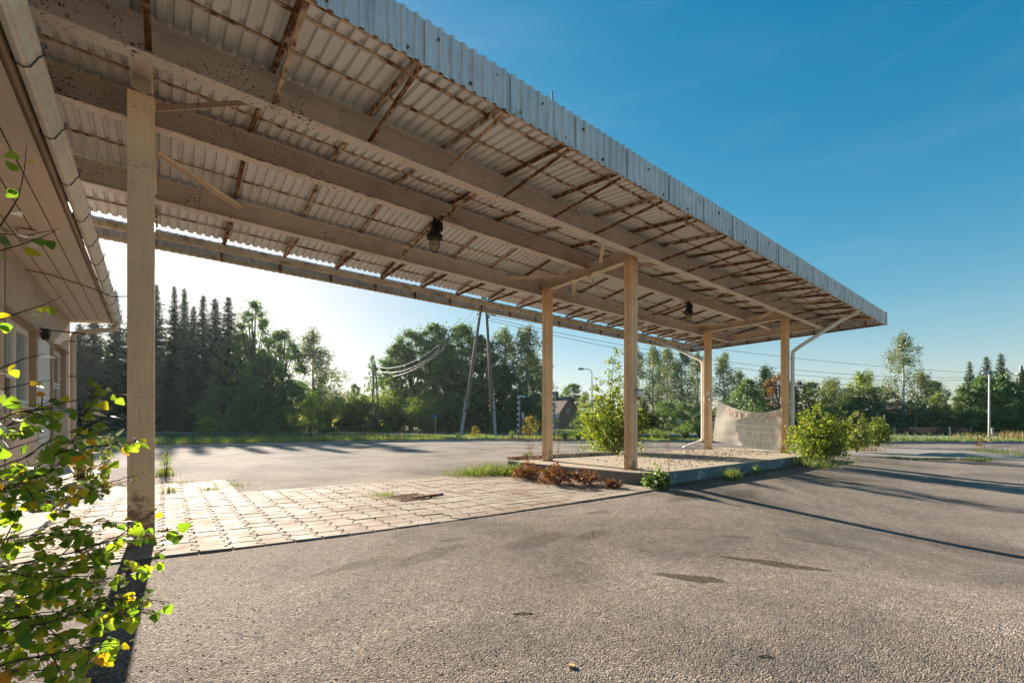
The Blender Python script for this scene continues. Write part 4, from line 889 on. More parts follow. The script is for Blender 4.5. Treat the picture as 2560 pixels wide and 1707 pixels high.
def spruce(h, w, seed=0, step=.42, gap=0.0, power=.85):
    g = np.random.default_rng(seed); P = []; D = []; Ls = []; tr = MB()
    tr.tube([(0, 0, -.2), (0, 0, h * .5), (0, 0, h * .995)], [h * .014 + .03, h * .008 + .02, .015], 7); z = h * .05
    while z < h * .985:
        f = 1 - z / h; R0 = w / 2 * f ** power * g.uniform(.66, 1.14) + .05; nb = int(6 + 6 * f)
        a0 = g.uniform(0, 6.28)
        for k in range(nb):
            if g.uniform() < gap: continue
            a = a0 + 6.283 * k / nb + g.normal() * .25; Rb = R0 * g.uniform(.6, 1.15); dr = -.28 - .25 * f
            m = max(4, int(Rb / .16)); t = np.linspace(.08, 1, m)
            ca, sa = math.cos(a), math.sin(a)
            x = t * Rb; zz = z + x * dr * (1 - .45 * t) + .10 * (t > .8)
            base = np.stack([x * ca, x * sa, zz], -1)
            for s in (-1, 0, 1):
                sp = .5 * (1 - .5 * t) * min(1, Rb / 1.4); P.append(base + g.normal(size=(m, 3)) * .06)
                d = np.stack([ca * (.7) - sa * s * sp * 1.5, sa * .7 + ca * s * sp * 1.5, np.full(m, -.35 - .25 * abs(s))], -1); D.append(d + g.normal(size=(m, 3)) * .2); Ls.append((.10 + .52 * min(1, Rb / 1.3) ** .8) * (1.15 - .5 * t) * g.uniform(.8, 1.2, m))
        z += step * (.42 + .7 * f)
    P = np.concatenate(P); D = np.concatenate(D); Ls = np.concatenate(Ls)
    return tr, leafquads(P, D, Ls, Ls * .34)
def willow(h, w, ns, seed=0, L=.2):
    """fountain of upright then arching shoots"""
    g = np.random.default_rng(seed); P = []; D = []; tr = MB()
    for k in range(ns):
        a = g.uniform(0, 6.28); sp = g.uniform(.05, 1) ** .6; H = h * (1 - .42 * sp ** 1.6) * g.uniform(.72, 1.05); Rr = w / 2 * sp
        p0 = np.array([g.normal() * w * .04, g.normal() * w * .04, 0]); p1 = np.array([math.cos(a) * Rr * .45, math.sin(a) * Rr * .45, H * .65]); p2 = np.array([math.cos(a) * Rr, math.sin(a) * Rr, H])
        if k % 6 == 0: tr.tube([p0, p1, p2], [.05, .03, .008], 4)
        m = int(46 * g.uniform(.7, 1.3)); t = g.uniform(.12, 1, m)[:, None]
        c = p0 * (1 - t) ** 2 + 2 * p1 * t * (1 - t) + p2 * t * t; P.append(c + g.normal(size=(m, 3)) * w * .028); D.append((p2 - p1)[None] / h + g.normal(size=(m, 3)) * .45)
    P = np.concatenate(P); D = np.concatenate(D); l = g.uniform(.7, 1.4, len(P)) * L
    return tr, leafquads(P, D, l, l * .38)
PROTO = {}
def proto(key, gen, leafmat, bark, h, w):
    tr, lv = gen; PROTO[key] = (tr.mesh('trunk_' + key, M[bark]), npmesh('crown_' + key, lv, 4, M[leafmat]), h, w)
for i in range(3): proto('spruce%d' % i, spruce(20, 5.2, 10 + i, .42, .06 + .04 * i, .8 + .1 * i), 'lf_spruce', 'bark', 20, 5.2)
proto('openspruce', spruce(10, 3.4, 31, .42, .1, .95), 'lf_spruce', 'bark', 10, 3.4)
for i in range(3): proto('dec%d' % i, decid(15, 8, 140, 125, .25, .10, .78, 40 + i), 'lf_dec', 'bark', 15, 8)
for i in range(2): proto('low%d' % i, decid(6, 6, 80, 110, .18, .0, .62, 50 + i, .6, .17), 'lf_dec', 'bark', 6, 6)
proto('poplar', decid(18, 5.5, 110, 75, .26, .12, .85, 60, .6, .15), 'lf_dec', 'bark', 18, 5.5)
for i in range(3): proto('birch%d' % i, birch(15, 6.5, 70, 70 + i, .21, .15, 1.2, .10), 'lf_birch', 'bark_birch', 15, 6.5)
proto('tallbirch', birch(13, 5, 50, 77, .17, .18, 1.0, .11), 'lf_birch', 'bark_birch', 13, 5)
for i in range(2): proto('willow%d' % i, willow(6, 7.5, 190, 80 + i, .26), 'lf_willow', 'bark', 6, 7.5)
proto('hangwillow', birch(9, 7.5, 60, 85, .2, .25, 1.2, .22), 'lf_willow', 'bark', 9, 7.5)
proto('autumn', decid(8, 6, 80, 80, .22, .1, .75, 90, .6, .14), 'lf_autumn', 'bark', 8, 6)
proto('maple', decid(8, 6, 90, 100, .22, .05, .7, 91, .8, .16), 'lf_dec', 'bark', 8, 6)
proto('cone', decid(4.5, 2.6, 60, 80, .12, .0, .5, 92, .5, .2), 'lf_willow', 'bark', 4.5, 2.6)
proto('small', decid(3.2, 2.2, 46, 75, .10, .34, .62, 93, .6, .18), 'lf_willow', 'bark', 3.2, 2.2)
proto('smallyellow', decid(2.4, 2.0, 36, 46, .11, .25, .7, 94, .6, .2), 'lf_yellow', 'bark', 2.4, 2.0)
proto('weedbush', willow(1.6, 1.8, 46, 95, .09), 'lf_weed', 'twig', 1.6, 1.8)
cnt = {}
def tree(key, u, vtop, wpx, d, label, cat='tree', group=None, name=None, zb=0.05, hcap=None):
    tm, cm, h0, w0 = PROTO[key]; p = gnd(u, d, zb); ztop = CH + d * (HOR - vtop) / FPX; h = max(.5, ztop - zb); w = wpx * d / FPX
    nm = name or {'spruce': 'spruce_tree', 'openspruce': 'spruce_tree', 'dec': 'broadleaf_tree', 'low': 'leafy_bush', 'poplar': 'poplar_tree', 'birch': 'birch_tree', 'tallbirch': 'birch_tree', 'willow': 'willow_bush', 'hangwillow': 'willow_tree', 'autumn': 'autumn_tree', 'maple': 'maple_tree', 'cone': 'conifer_bush', 'small': 'young_tree', 'smallyellow': 'yellow_sapling', 'weedbush': 'weed_bush'}[key.rstrip('0123456789')]
    r = empty(nm, p); r.rotation_euler = (0, 0, random.uniform(0, 6.28)); fat = random.uniform(1.35, 1.85) if key.startswith('spruce') else 1.22 if key.startswith('dec') else 1.12 if key.startswith('birch') else 1.0; r.scale = (fat * w / w0, fat * w / w0, h / h0); tag(r, label, cat, group)
    for n_, me in (('trunk', tm), ('crown', cm)):
        o = bpy.data.objects.new(n_, me); COL.objects.link(o); o.parent = r
    return r
GF = 'dark spruces behind the parking lot'; GB = 'broadleaf trees across the road'; GU = 'bushes under the trees across the road'; GW = 'birches across the road'
for args in [
 ('spruce0', 200, 806, 85, 60, 'dark spruce just right of the building corner, lowest of its row', 'tree', GF),
 ('spruce1', 236, 770, 85, 62, 'dark spruce seen between the downpipe and the big column, second from the building', 'tree', GF),
 ('spruce2', 289, 722, 92, 60, 'tall dark spruce rising right against the left side of the big column', 'tree', GF),
 ('spruce0', 342, 740, 90, 62, 'dark spruce hidden mostly behind the big near column', 'tree', GF),
 ('spruce1', 390, 707, 92, 58, 'tallest dark spruce just right of the big near column', 'tree', GF),
 ('spruce2', 436, 711, 78, 60, 'tall thin spruce, second to the right of the big near column', 'tree', GF),
 ('spruce0', 461, 716, 62, 64, 'very narrow spruce squeezed between two others under the sun', 'tree', GF),
 ('spruce1', 484, 762, 70, 60, 'shorter spruce filling the dip in the row of spruces', 'tree', GF),
 ('spruce2', 508, 734, 82, 60, 'tall spruce in the middle of the row with a notched top', 'tree', GF),
 ('spruce0', 538, 742, 72, 62, 'narrow spruce second from the right end of the row of spruces', 'tree', GF),
 ('spruce1', 571, 738, 86, 60, 'last tall spruce at the right end of the row, beside the poplar', 'tree', GF),
 ('poplar', 636, 742, 118, 58, 'tall tapering poplar with light gaps, right of the spruces', 'tree', GB),
 ('dec0', 604, 822, 110, 60, 'mid green broadleaf tree tucked between spruces and poplar', 'tree', GB),
 ('dec1', 704, 816, 120, 60, 'rounded broadleaf tree just right of the tall poplar', 'tree', GB),
 ('birch0', 784, 826, 140, 62, 'drooping birch at the left side of the gap of open sky', 'tree', GW),
 ('dec2', 668, 880, 130, 56, 'leafy tree in front of the poplar, lit along its right edge', 'tree', GB),
 ('low0', 560, 960, 130, 54, 'dark green bush below the right end of the spruce row', 'bush', GU),
 ('low1', 640, 955, 130, 53, 'dark green bush at the foot of the tall poplar', 'bush', GU),
 ('low0', 730, 955, 130, 54, 'green bush behind the little cone shaped roadside tree', 'bush', GU),
 ('willow0', 808, 950, 120, 53, 'yellow tipped willow bush under the drooping birch', 'bush', GU),
 ('willow1', 862, 968, 110, 60, 'grey green willow bush beside the gap of open sky', 'bush', GU),
 ('low1', 905, 985, 110, 61, 'dull green bush in the middle of the hedge below open sky', 'bush', GU),
 ('dec2', 887, 955, 44, 70, 'small dark tree top poking above the hedge below open sky', 'tree', GB),
 ('willow0', 990, 948, 165, 60, 'large bright willow bush with a sunlit yellow crest', 'bush', GU),
 ('willow1', 1066, 985, 130, 53, 'willow bush between the bright crest and the leaning power pole', 'bush', GU),
 ('low0', 940, 1000, 120, 60, 'low dark bush left of the bright crested willow', 'bush', GU),
 ('poplar', 932, 882, 36, 78, 'slim young tree standing alone at the left edge of the big grove', 'tree', GB),
 ('dec0', 992, 850, 90, 66, 'outermost left tree of the big grove behind the willow bush', 'tree', GB),
 ('dec1', 1026, 815, 120, 66, 'second tree of the big grove, with a pointed left shoulder', 'tree', GB),
 ('dec2', 1086, 800, 150, 64, 'tallest full crowned tree in the middle of the big grove', 'tree', GB),
 ('dec0', 1152, 803, 150, 63, 'dense tree directly left of the leaning power pole legs', 'tree', GB),
 ('dec1', 1120, 880, 150, 58, 'lower leafy tree in front of the big grove, lit green', 'tree', GB),
 ('dec2', 1205, 832, 130, 62, 'dark tree seen between the two legs of the power pole', 'tree', GB),
 ('birch1', 1264, 815, 120, 60, 'loose birch to the right of the power pole', 'tree', GW),
 ('birch2', 1318, 812, 125, 58, 'loose birch just left of the first island column', 'tree', GW),
 ('dec0', 1332, 880, 86, 62, 'green tree behind the first island column', 'tree', GB),
 ('dec1', 1250, 905, 140, 58, 'dark leafy tree behind the left striped post', 'tree', GB),
 ('low1', 1140, 985, 150, 55, 'dark bush behind the left leg of the power pole', 'bush', GU),
 ('low0', 1205, 985, 150, 55, 'dark bush behind the right leg of the power pole', 'bush', GU),
 ('low1', 1300, 980, 140, 56, 'dark bush behind the yellow sapling and striped post', 'bush', GU),
 ('low0', 1335, 985, 80, 58, 'dark bush directly behind the first island column', 'bush', GU),
 ('dec2', 1432, 955, 86, 118, 'rounded tree standing behind the brick house roof', 'tree', GB),
 ('cone', 1462, 985, 58, 66, 'dark green conical tree beside the brick house gable', 'tree', GB),
 ('dec1', 1500, 985, 70, 80, 'dull tree behind the curved street lamp', 'tree', GB),
 ('birch0', 1592, 872, 78, 72, 'birch just right of the near island column, first of a tall group', 'tree', GW),
 ('birch1', 1632, 860, 84, 72, 'tallest birch of the group between the island columns', 'tree', GW),
 ('birch2', 1668, 866, 78, 74, 'third birch of the tall group between the island columns', 'tree', GW),
 ('birch0', 1704, 864, 80, 72, 'fourth birch of the tall group, above the dark hedge', 'tree', GW),
 ('birch1', 1744, 876, 76, 74, 'birch at the right end of the tall group by the far column', 'tree', GW),
 ('spruce2', 1612, 1000, 74, 60, 'dark bushy spruce in the hedge beside the near island column', 'tree', GF),
 ('low0', 1660, 1002, 96, 60, 'dark hedge bush below the tall birch group', 'bush', GU),
 ('low1', 1708, 1004, 96, 60, 'dark hedge bush behind the blue bus stop sign', 'bush', GU),
 ('low0', 1752, 1010, 86, 62, 'dark hedge bush behind the far left column', 'bush', GU),
 ('birch2', 1810, 880, 84, 64, 'single birch above the left part of the banner', 'tree', GW),
 ('birch0', 1848, 926, 62, 70, 'smaller birch right of the single birch above the banner', 'tree', GW),
 ('maple', 1868, 946, 96, 54, 'bright green maple above the middle of the banner', 'tree', GB),
 ('low1', 1810, 1010, 110, 58, 'green bush behind the left part of the banner', 'bush', GU),
 ('hangwillow', 1912, 912, 96, 60, 'pale hanging willow above the right part of the banner', 'tree', GB),
 ('autumn', 1948, 928, 96, 55, 'orange brown autumn tree behind the far right column', 'tree', GB),
 ('autumn', 1990, 945, 84, 58, 'dull brown autumn tree right of the far right column', 'tree', GB),
 ('low0', 1925, 1010, 100, 54, 'dark bush under the orange autumn tree', 'bush', GU),
 ('dec0', 2028, 950, 76, 64, 'grey green tree between the autumn tree and the willows', 'tree', GB),
 ('hangwillow', 2085, 942, 116, 58, 'yellow green willow, left of two on the right side', 'tree', GB),
 ('hangwillow', 2150, 926, 130, 58, 'broad willow with drooping top left of the tallest right hand birch', 'tree', GB),
 ('openspruce', 2148, 925, 48, 62, 'spruce tip standing up out of the broad willow', 'tree', GF),
 ('dec1', 2195, 962, 106, 56, 'dull green tree left of the tallest right hand birch', 'tree', GB),
 ('low1', 2060, 1015, 120, 52, 'dark bush behind the yellow shrubs on the traffic island', 'bush', GU),
 ('low0', 2125, 1008, 130, 52, 'dark bush under the broad willow', 'bush', GU),
 ('low1', 2205, 1022, 110, 50, 'dark bush at the left end of the brown fence', 'bush', GU),
 ('tallbirch', 2257, 836, 112, 50, 'tallest birch on the right, standing clear against the blue sky', 'tree', GW),
 ('birch1', 2302, 925, 84, 54, 'short birch just right of the tallest right hand birch', 'tree', GW),
 ('dec2', 2336, 948, 64, 58, 'dull tree above the brown fence', 'tree', GB),
 ('cone', 2342, 980, 66, 47, 'bright yellow green conifer bush above the brown fence', 'bush', GU),
 ('tallbirch', 2290, 1005, 76, 47, 'low weeping birch in front of the small white house', 'tree', GW),
 ('low0', 2366, 1012, 70, 47, 'dark bush right of the bright conifer bush, over the fence', 'bush', GU),
 ('openspruce', 2364, 992, 30, 60, 'tiny spruce tip in the gap between the fence trees and the spruces', 'tree', GF),
 ('openspruce', 2424, 900, 62, 52, 'slim spruce, leftmost of the three tops at the right', 'tree', GF),
 ('openspruce', 2466, 888, 84, 52, 'middle spruce of the three tops at the right', 'tree', GF),
 ('openspruce', 2502, 880, 80, 52, 'spruce with the highest tip, rightmost of the three tops', 'tree', GF),
 ('maple', 2412, 962, 92, 48, 'dark maple left of the white lamp post', 'tree', GB),
 ('maple', 2458, 938, 110, 48, 'dark maple crown behind the top of the white lamp post', 'tree', GB),
 ('maple', 2510, 935, 110, 48, 'dark maple between the white lamp post and the right power pole', 'tree', GB),
 ('low1', 2430, 1020, 110, 46, 'dark undergrowth bush left of the white lamp post', 'bush', GU),
 ('low0', 2500, 1020, 120, 46, 'dark undergrowth bush behind the red and white marker', 'bush', GU),
 ('spruce1', 2562, 922, 92, 54, 'dark spruce at the right edge behind the power pole', 'tree', GF),
 ('low1', 2566, 1020, 110, 47, 'dark bush at the right edge of the picture', 'bush', GU),
 ('spruce0', 2640, 900, 110, 56, 'dark spruce beyond the right edge of the view', 'tree', GF),
 ('dec0', 2720, 930, 160, 56, 'broadleaf tree beyond the right edge of the view', 'tree', GB),
 ('spruce2', 150, 800, 90, 60, 'dark spruce beyond the building corner, mostly hidden', 'tree', GF),
 ('spruce1', 100, 790, 90, 62, 'dark spruce wholly behind the building', 'tree', GF),
]: tree(*args)
# dim undergrowth closing the gaps low down
P = []; 
for u in np.arange(120, 2640, 3.4):
    if 1372 < u < 1440: continue
    d = 66 + 6 * math.sin(u * .013) - (12 if u > 1950 else 0) + rng.uniform(-1.5, 1.5); p = gnd(u, d); hh = (2.4 + 1.2 * math.sin(u * .05) + rng.uniform(-.6, .8))
    m = 26; P.append(np.array([p.x, p.y, 0]) + np.column_stack([rng.normal(size=m) * .5, rng.normal(size=m) * .5, rng.uniform(0, hh, m)]))
P = np.concatenate(P); tag(link('far_undergrowth', npmesh('far_undergrowth', leafquads(P, rng.normal(size=P.shape), rng.uniform(.3, .6, len(P)), .32), 4, M['lf_spruce'])), 'dark tangled undergrowth far behind the roadside trees', 'undergrowth', kind='stuff')
# little trees and bushes on the verge
tree('small', 517, 1040, 66, 33, 'small round crowned tree on the verge, leftmost of the verge trees', 'tree', 'young trees on the verge', None, .12)
tree('small', 777, 986, 80, 31, 'taller cone shaped young tree on the verge below the open sky', 'tree', 'young trees on the verge', None, .12)
tree('smallyellow', 1187, 1064, 22, 32, 'tiny yellow sapling between the power pole legs', 'sapling', 'yellow saplings', None, .12)
tree('smallyellow', 1324, 1038, 50, 34, 'yellow sapling beside the left striped post', 'sapling', 'yellow saplings', None, .12)
for i, (u, v, w, d, lb) in enumerate([(1366, 1062, 34, 29, 'pale green weed bush on the verge right behind the first island column'), (1412, 1066, 40, 28, 'pale weed bush on the verge below the yellow diamond sign'), (1445, 1060, 48, 28, 'tallest pale weed bush on the verge between the two near columns'), (1480, 1072, 40, 28, 'low weed bush on the verge left of the birch shrub'), (1640, 1064, 50, 30, 'weed bush on the verge right of the near island column'), (1662, 1074, 40, 29, 'low weed bush on the verge left of the bus stop sign'), (1712, 1050, 56, 30, 'weed bush on the verge below the blue bus stop sign'), (1752, 1044, 50, 31, 'tall weed bush on the verge beside the far left column'), (1280, 1072, 20, 31, 'small weed bush on the verge at the foot of the striped post'), (1144, 1078, 16, 31, 'small weed at the foot of the left power pole leg')]):
    tree('weedbush', u, v, w, d, lb, 'bush', 'weed bushes on the verge', None, .12)

# ------------------------------------------------------------------ grass on the verge: uncountable
def blades(pts, hs, ws, bend=.35):
    n = len(pts); a = rng.uniform(0, 6.28, n); c, s = np.cos(a)[:, None], np.sin(a)[:, None]; h = np.asarray(hs)[:, None]; w = np.asarray(ws)[:, None]; P = np.asarray(pts)
    side = np.concatenate([c, s, 0 * c], 1); bd_ = np.concatenate([-s, c, 0 * c], 1) * rng.uniform(-1, 1, (n, 1)) * bend * h; up = np.array([[0, 0, 1.0]]) * h
    v0, v1 = P - side * w, P + side * w; m = P + up * .55 + bd_ * .3; v2, v3 = m + side * w * .75, m - side * w * .75; tip = P + up * rng.uniform(.85, 1, (n, 1)) + bd_
    V = np.stack([v0, v1, v2, v3, v3, v2, tip, tip], 1).reshape(-1, 3); return V
PT = []; HS = []
Kp = resample(KERB, 1400); Kn = offset(Kp, 1.0) - Kp
for i in range(1400):
    p = Kp[i]; f = p[0] * FW[0] + p[1] * FW[1]; r = p[0] * RT[0] + p[1] * RT[1]
    if f < 5 or abs(r / f) > 1.5: continue
    for t in np.concatenate([rng.uniform(.12, .9, 16), rng.uniform(.5, 9, 22), rng.uniform(2, 16, 8)]):
        q = p + Kn[i] * t + rng.normal(size=2) * .08; PT.append((q[0], q[1], .14)); HS.append(rng.uniform(.06, .26) * (1.5 if rng.uniform() < .1 else 1) * (1 if p[0] < 18 else .62) * (1.25 if p[0] < 12 else 1))
tag(link('verge_grass', npmesh('verge_grass', blades(PT, HS, np.full(len(PT), .013)), 4, M['grass'])), 'rough sunlit grass on the verge between the parking lot and the road', 'grass', kind='stuff')
PT = []; HS = []
for u0, u1, n, d0, d1, hm in [(2380, 2660, 220, 31, 38, .45), (2500, 2680, 500, 28, 36, .6), (1250, 1560, 120, 27, 30, .7), (560, 1100, 90, 28, 36, .6)]:
    for _ in range(n):
        p = gnd(rng.uniform(u0, u1), rng.uniform(d0, d1), .14); PT.append(tuple(p)); HS.append(hm * rng.uniform(.5, 1.2))
tag(link('dry_stalks', npmesh('dry_stalks', blades(PT, HS, np.full(len(PT), .011), .2), 4, M['drygrass'])), 'reddish dry grass stalks standing in the verge', 'grass', kind='stuff')
PT = []; HS = []
for _ in range(9000):
    u = rng.uniform(120, 2640); p = gnd(u, rng.uniform(46, 62) + (-6 if u > 1900 else 4), .06); PT.append(tuple(p)); HS.append(rng.uniform(.15, .5))
tag(link('field_grass', npmesh('field_grass', blades(PT, HS, np.full(len(PT), .03)), 4, M['grass'])), 'grass along the far side of the road under the trees', 'grass', kind='stuff')

# ------------------------------------------------------------------ shrubs and weeds close by
def shrub(name, loc, h, w, stems, twigs, perl, L, mat, label, group=None, spire=.5, cat='shrub', seed=1, W=.8, stemmat='twig', fill=0):
    """a clump of stems, each with its own tapering whorl of leafy twigs, so the outline has spires and bays"""
    g = np.random.default_rng(seed); st = MB(); P = []; D = []
    for k in range(stems):
        a = k * 2.4 + g.uniform(-.5, .5); sp = g.uniform(.25, 1) if k else .03; H = h * (1 - spire * sp) * g.uniform(.78, 1.06) if k else h
        R_ = w / 2 * sp * .62; e = np.array([math.cos(a) * R_, math.sin(a) * R_, H]); m = np.array([e[0] * .45 + g.normal() * .03 * w, e[1] * .45 + g.normal() * .03 * w, H * .5])
        st.tube([(0, 0, -.05), tuple(m), tuple(e)], [.006 + .006 * h, .004 + .003 * h, .002], 5)
        nt = twigs if k else int(twigs * 1.6)
        for j in range(nt):
            t = g.uniform(.10, 1) ** .8; c = 2 * m * t * (1 - t) + e * t * t; aa = a + g.normal() * 1.3 if k else g.uniform(0, 6.28)
            ln = (.34 * w * (1 - t) ** .9 + .045 * w) * g.uniform(.45, 1.15); ri = g.uniform(.05, .75)
            q = c + np.array([math.cos(aa) * ln, math.sin(aa) * ln, ln * ri]); mm = (c + q) / 2 + np.array([0, 0, .06 * ln]); q[2] -= .10 * ln
            st.tube([tuple(c), tuple(mm), tuple(q)], [.0030 + .001 * h, .0022, .0010], 3, False)
            n = max(3, int(perl * (.25 + ln / (w * .34)))); tt = g.uniform(.12, 1.03, n)[:, None]; pp = c * (1 - tt) ** 2 + 2 * mm * tt * (1 - tt) + q * tt * tt + g.normal(size=(n, 3)) * L * .45; P.append(pp); D.append((q - c)[None] * .6 / max(ln, .01) + g.normal(size=(n, 3)) * .7 + np.array([0, 0, -.7]))
        n = 5; P.append(e + g.normal(size=(n, 3)) * L * .6); D.append(g.normal(size=(n, 3)) * .5 + np.array([0, 0, .4]))
    if fill:
        n = fill; aa = g.uniform(0, 6.28, n); zz = g.uniform(.03, .42, n); lob = 1 + .25 * np.sin(3 * aa + seed) + .15 * np.sin(7 * aa + 5 * zz); rr = w * .36 * lob * (1 - zz ** 1.5) * g.uniform(.2, 1, n) ** .5; P.append(np.stack([rr * np.cos(aa), rr * np.sin(aa), zz * h], -1)); D.append(g.normal(size=(n, 3)) + np.array([0, 0, -.4]))
    P = np.concatenate(P); D = np.concatenate(D); l = g.uniform(.65, 1.25, len(P)) * L; P[:, 2] = np.maximum(P[:, 2], .01)
    r = tag(empty(name, loc), label, cat, group); o = bpy.data.objects.new('stems', st.mesh('stems', M[stemmat])); COL.objects.link(o); o.parent = r
    o = bpy.data.objects.new('foliage', npmesh('foliage', leafquads(P, D, l, l * W), 4, M[mat])); COL.objects.link(o); o.parent = r; return r
shrub('birch_shrub', (11.85, 9.35, 0), 3.75, 3.3, 11, 52, 17, .078, 'lf_young', 'tall bright green young birch growing behind the concrete island', 'young birches round the island', .62, seed=3, fill=900)
shrub('birch_shrub', gnd(2046, 12.7), 1.82, 2.35, 15, 34, 17, .060, 'lf_young', 'dense round birch bush at the right end of the concrete island', 'young birches round the island', .35, seed=4, fill=900)
shrub('birch_shrub', gnd(2142, 18, .05), 1.62, 1.7, 11, 28, 16, .075, 'lf_yg', 'yellowing birch bush behind the round bush, on the traffic island', 'young birches round the island', .35, seed=5, fill=300)
shrub('birch_shrub', gnd(2196, 22, .05), 1.52, 1.7, 11, 26, 15, .075, 'lf_young', 'pale green birch bush at the far right end of the traffic island', 'young birches round the island', .35, seed=6, fill=250)
shrub('birch_shrub', gnd(2100, 16.5, .05), 1.85, .9, 6, 16, 10, .055, 'lf_young', 'thin straggly birch shoots between the round bush and the yellow bush', 'young birches round the island', .3, seed=7)
def tuft(name, loc, n, h, w, mat, label, group=None, cat='grass tuft', bw=.005, spread=.5):
    pts = [(loc[0] + random.gauss(0, w / 3), loc[1] + random.gauss(0, w / 3), loc[2]) for _ in range(n)]; hs = [h * random.uniform(.45, 1.1) for _ in range(n)]
    return tag(link(name, npmesh(name, blades(pts, hs, np.full(n, bw), 1.0), 4, M[mat])), label, cat, group)
GT = 'grass tufts round the island'
def gp(u, v, z=0.0):
    d = (CH - z) * FPX / (v - HOR); p = gnd(u, d, z); return p
for k, (u, v, n, h, w, mt, lb) in enumerate([(1172, 1188, 420, .20, .8, 'grass', 'bright grass tuft left of the island, at the edge of the paving'), (1222, 1184, 500, .30, .8, 'grass', 'tallest bright grass tuft against the island, left of the red weeds'), (1270, 1186, 420, .28, .6, 'grass', 'grass tuft at the rounded left end of the concrete island'), (1829, 1199, 260, .30, .26, 'grass', 'dark green grass tuft standing alone against the south face of the island'), (2034, 1166, 500, .30, .9, 'grass', 'shaded matted grass under the round birch bush'), (1500, 1146, 300, .22, .6, 'grass', 'grass round the foot of the tall young birch'), (2495, 1141, 700, .34, 1.1, 'grass', 'large grass clump beside the concrete hump'), (2445, 1150, 260, .14, .7, 'grass', 'low grass at the right tip of the concrete hump'), (2235, 1143, 80, .12, .2, 'grass', 'tiny grass tuft left of the concrete hump'), (2300, 1147, 200, .08, 1.4, 'grass', 'thin line of grass along the near edge of the concrete hump'), (2140, 1126, 500, .35, 1.2, 'drygrass', 'pale dry grass below the yellowing birch bush')]): tuft('grass_tuft', gp(u, v), n, h, w, mt, lb, GT)
for k, (u, v, n, h, w, lb) in enumerate([(955, 1241, 220, .07, .42, 'grass growing behind the drain grate'), (425, 1232, 60, .16, .2, 'grass tuft in the paving right of the big column'), (525, 1225, 90, .07, .35, 'low grass in the joints where the paving steps back'), (585, 1214, 110, .06, .45, 'strip of grass along the edge of the paving step'), (410, 1190, 160, .2, .3, 'grass at the foot of the tall weed right of the big column'), (440, 1209, 90, .06, .4, 'low weeds in the paving behind the big column'), (560, 1203, 70, .05, .3, 'small grass patch at the back corner of the paving')]): tuft('grass_tuft', gp(u, v), n, h, w, 'grass', lb, 'grass in the paving joints')['kind'] = 'stuff'
GWD = 'weeds round the island'
shrub('dry_weed', gp(1318, 1199), .40, 1.1, 10, 12, 14, .036, 'lf_dry', 'rust red dried weed at the left end of the island face', GWD, .4, 'weed', 11, fill=260)
shrub('dry_weed', gp(1392, 1212), .44, 1.1, 12, 12, 14, .036, 'lf_dry', 'tallest rust red dried weed in front of the first island column', GWD, .4, 'weed', 12, fill=300)
shrub('dry_weed', gp(1468, 1213), .30, 1.0, 10, 11, 13, .034, 'lf_dry', 'low rust red dried weed in the middle of the island face', GWD, .4, 'weed', 13, fill=260)
shrub('dry_weed', gp(1532, 1220), .18, .6, 8, 9, 9, .03, 'lf_dry', 'small rust red dried weed nearest the front corner of the island', GWD, .4, 'weed', 14, fill=120)
shrub('green_weed', gp(1298, 1192), .30, .6, 7, 8, 8, .05, 'lf_weed', 'fresh green weed among the red ones at the island corner', GWD, .4, 'weed', 15)
shrub('green_weed', gp(1645, 1222), .34, .62, 10, 10, 9, .062, 'lf_weed', 'leafy green weed at the front corner of the concrete island', GWD, .4, 'weed', 16, fill=90)
shrub('green_weed', gp(1893, 1186), .20, .34, 5, 6, 7, .045, 'lf_weed', 'small dark weed at the middle of the south island face', GWD, .4, 'weed', 17)
def stalks(name, loc, n, h, w, label, group, mat='drygrass', leaf='lf_dry', nl=10, L=.02):
    st = MB(); P = []
    for k in range(n):
        a = random.uniform(0, 6.28); e = Vector((math.cos(a) * w * random.random(), math.sin(a) * w * random.random(), h * random.uniform(.55, 1))); m = e * .5 + Vector((random.gauss(0, .02), random.gauss(0, .02), 0)); st.tube([(0, 0, -.02), m, e], [.0045, .0035, .0018], 4)
        for j in range(nl): t = random.uniform(.3, 1); P.append(np.array(m.lerp(e, t) if t > .5 else Vector((0, 0, 0)).lerp(m, t * 2)) + rng.normal(size=3) * .015)
    r = tag(empty(name, loc), label, 'weed', group); o = bpy.data.objects.new('stems', st.mesh('stems', M[mat])); COL.objects.link(o); o.parent = r
    P = np.array(P); o = bpy.data.objects.new('foliage', npmesh('foliage', leafquads(P, rng.normal(size=P.shape) + np.array([0, 0, -.3]), L * 1.4, L), 4, M[leaf])); COL.objects.link(o); o.parent = r
GS = 'dead weed stalks'
stalks('dead_weed', gp(1325, 1146, .2455), 8, .52, .18, 'dead brown weed stalks left of the first island column', GS, nl=14)
stalks('dead_weed', gp(1394, 1140, .2455), 5, .55, .12, 'dead brown weed stalks right of the first island column', GS)
stalks('dead_weed', gp(1672, 1186, .2), 3, .85, .06, 'tall thin dead stalks at the front corner of the island', GS, nl=8)
stalks('dead_weed', gp(1720, 1140, .2455), 6, .5, .5, 'thin dead stalks on the back half of the island', GS, nl=5)
stalks('dead_weed', gp(2450, 1126), 8, .75, .5, 'reddish stalks growing behind the concrete hump', GS, nl=16, L=.05)
shrub('low_weed', gp(1318, 1147, .2455), .14, .4, 6, 6, 8, .04, 'lf_weed', 'low green weed at the foot of the dead stalks on the island', GWD, .3, 'weed', 18)
GL = 'weeds round the big near column'
shrub('tall_weed', gp(415, 1192), .62, .34, 4, 12, 9, .055, 'lf_young', 'tall yellow green weed just right of the big near column', GL, .3, 'weed', 21, .3)
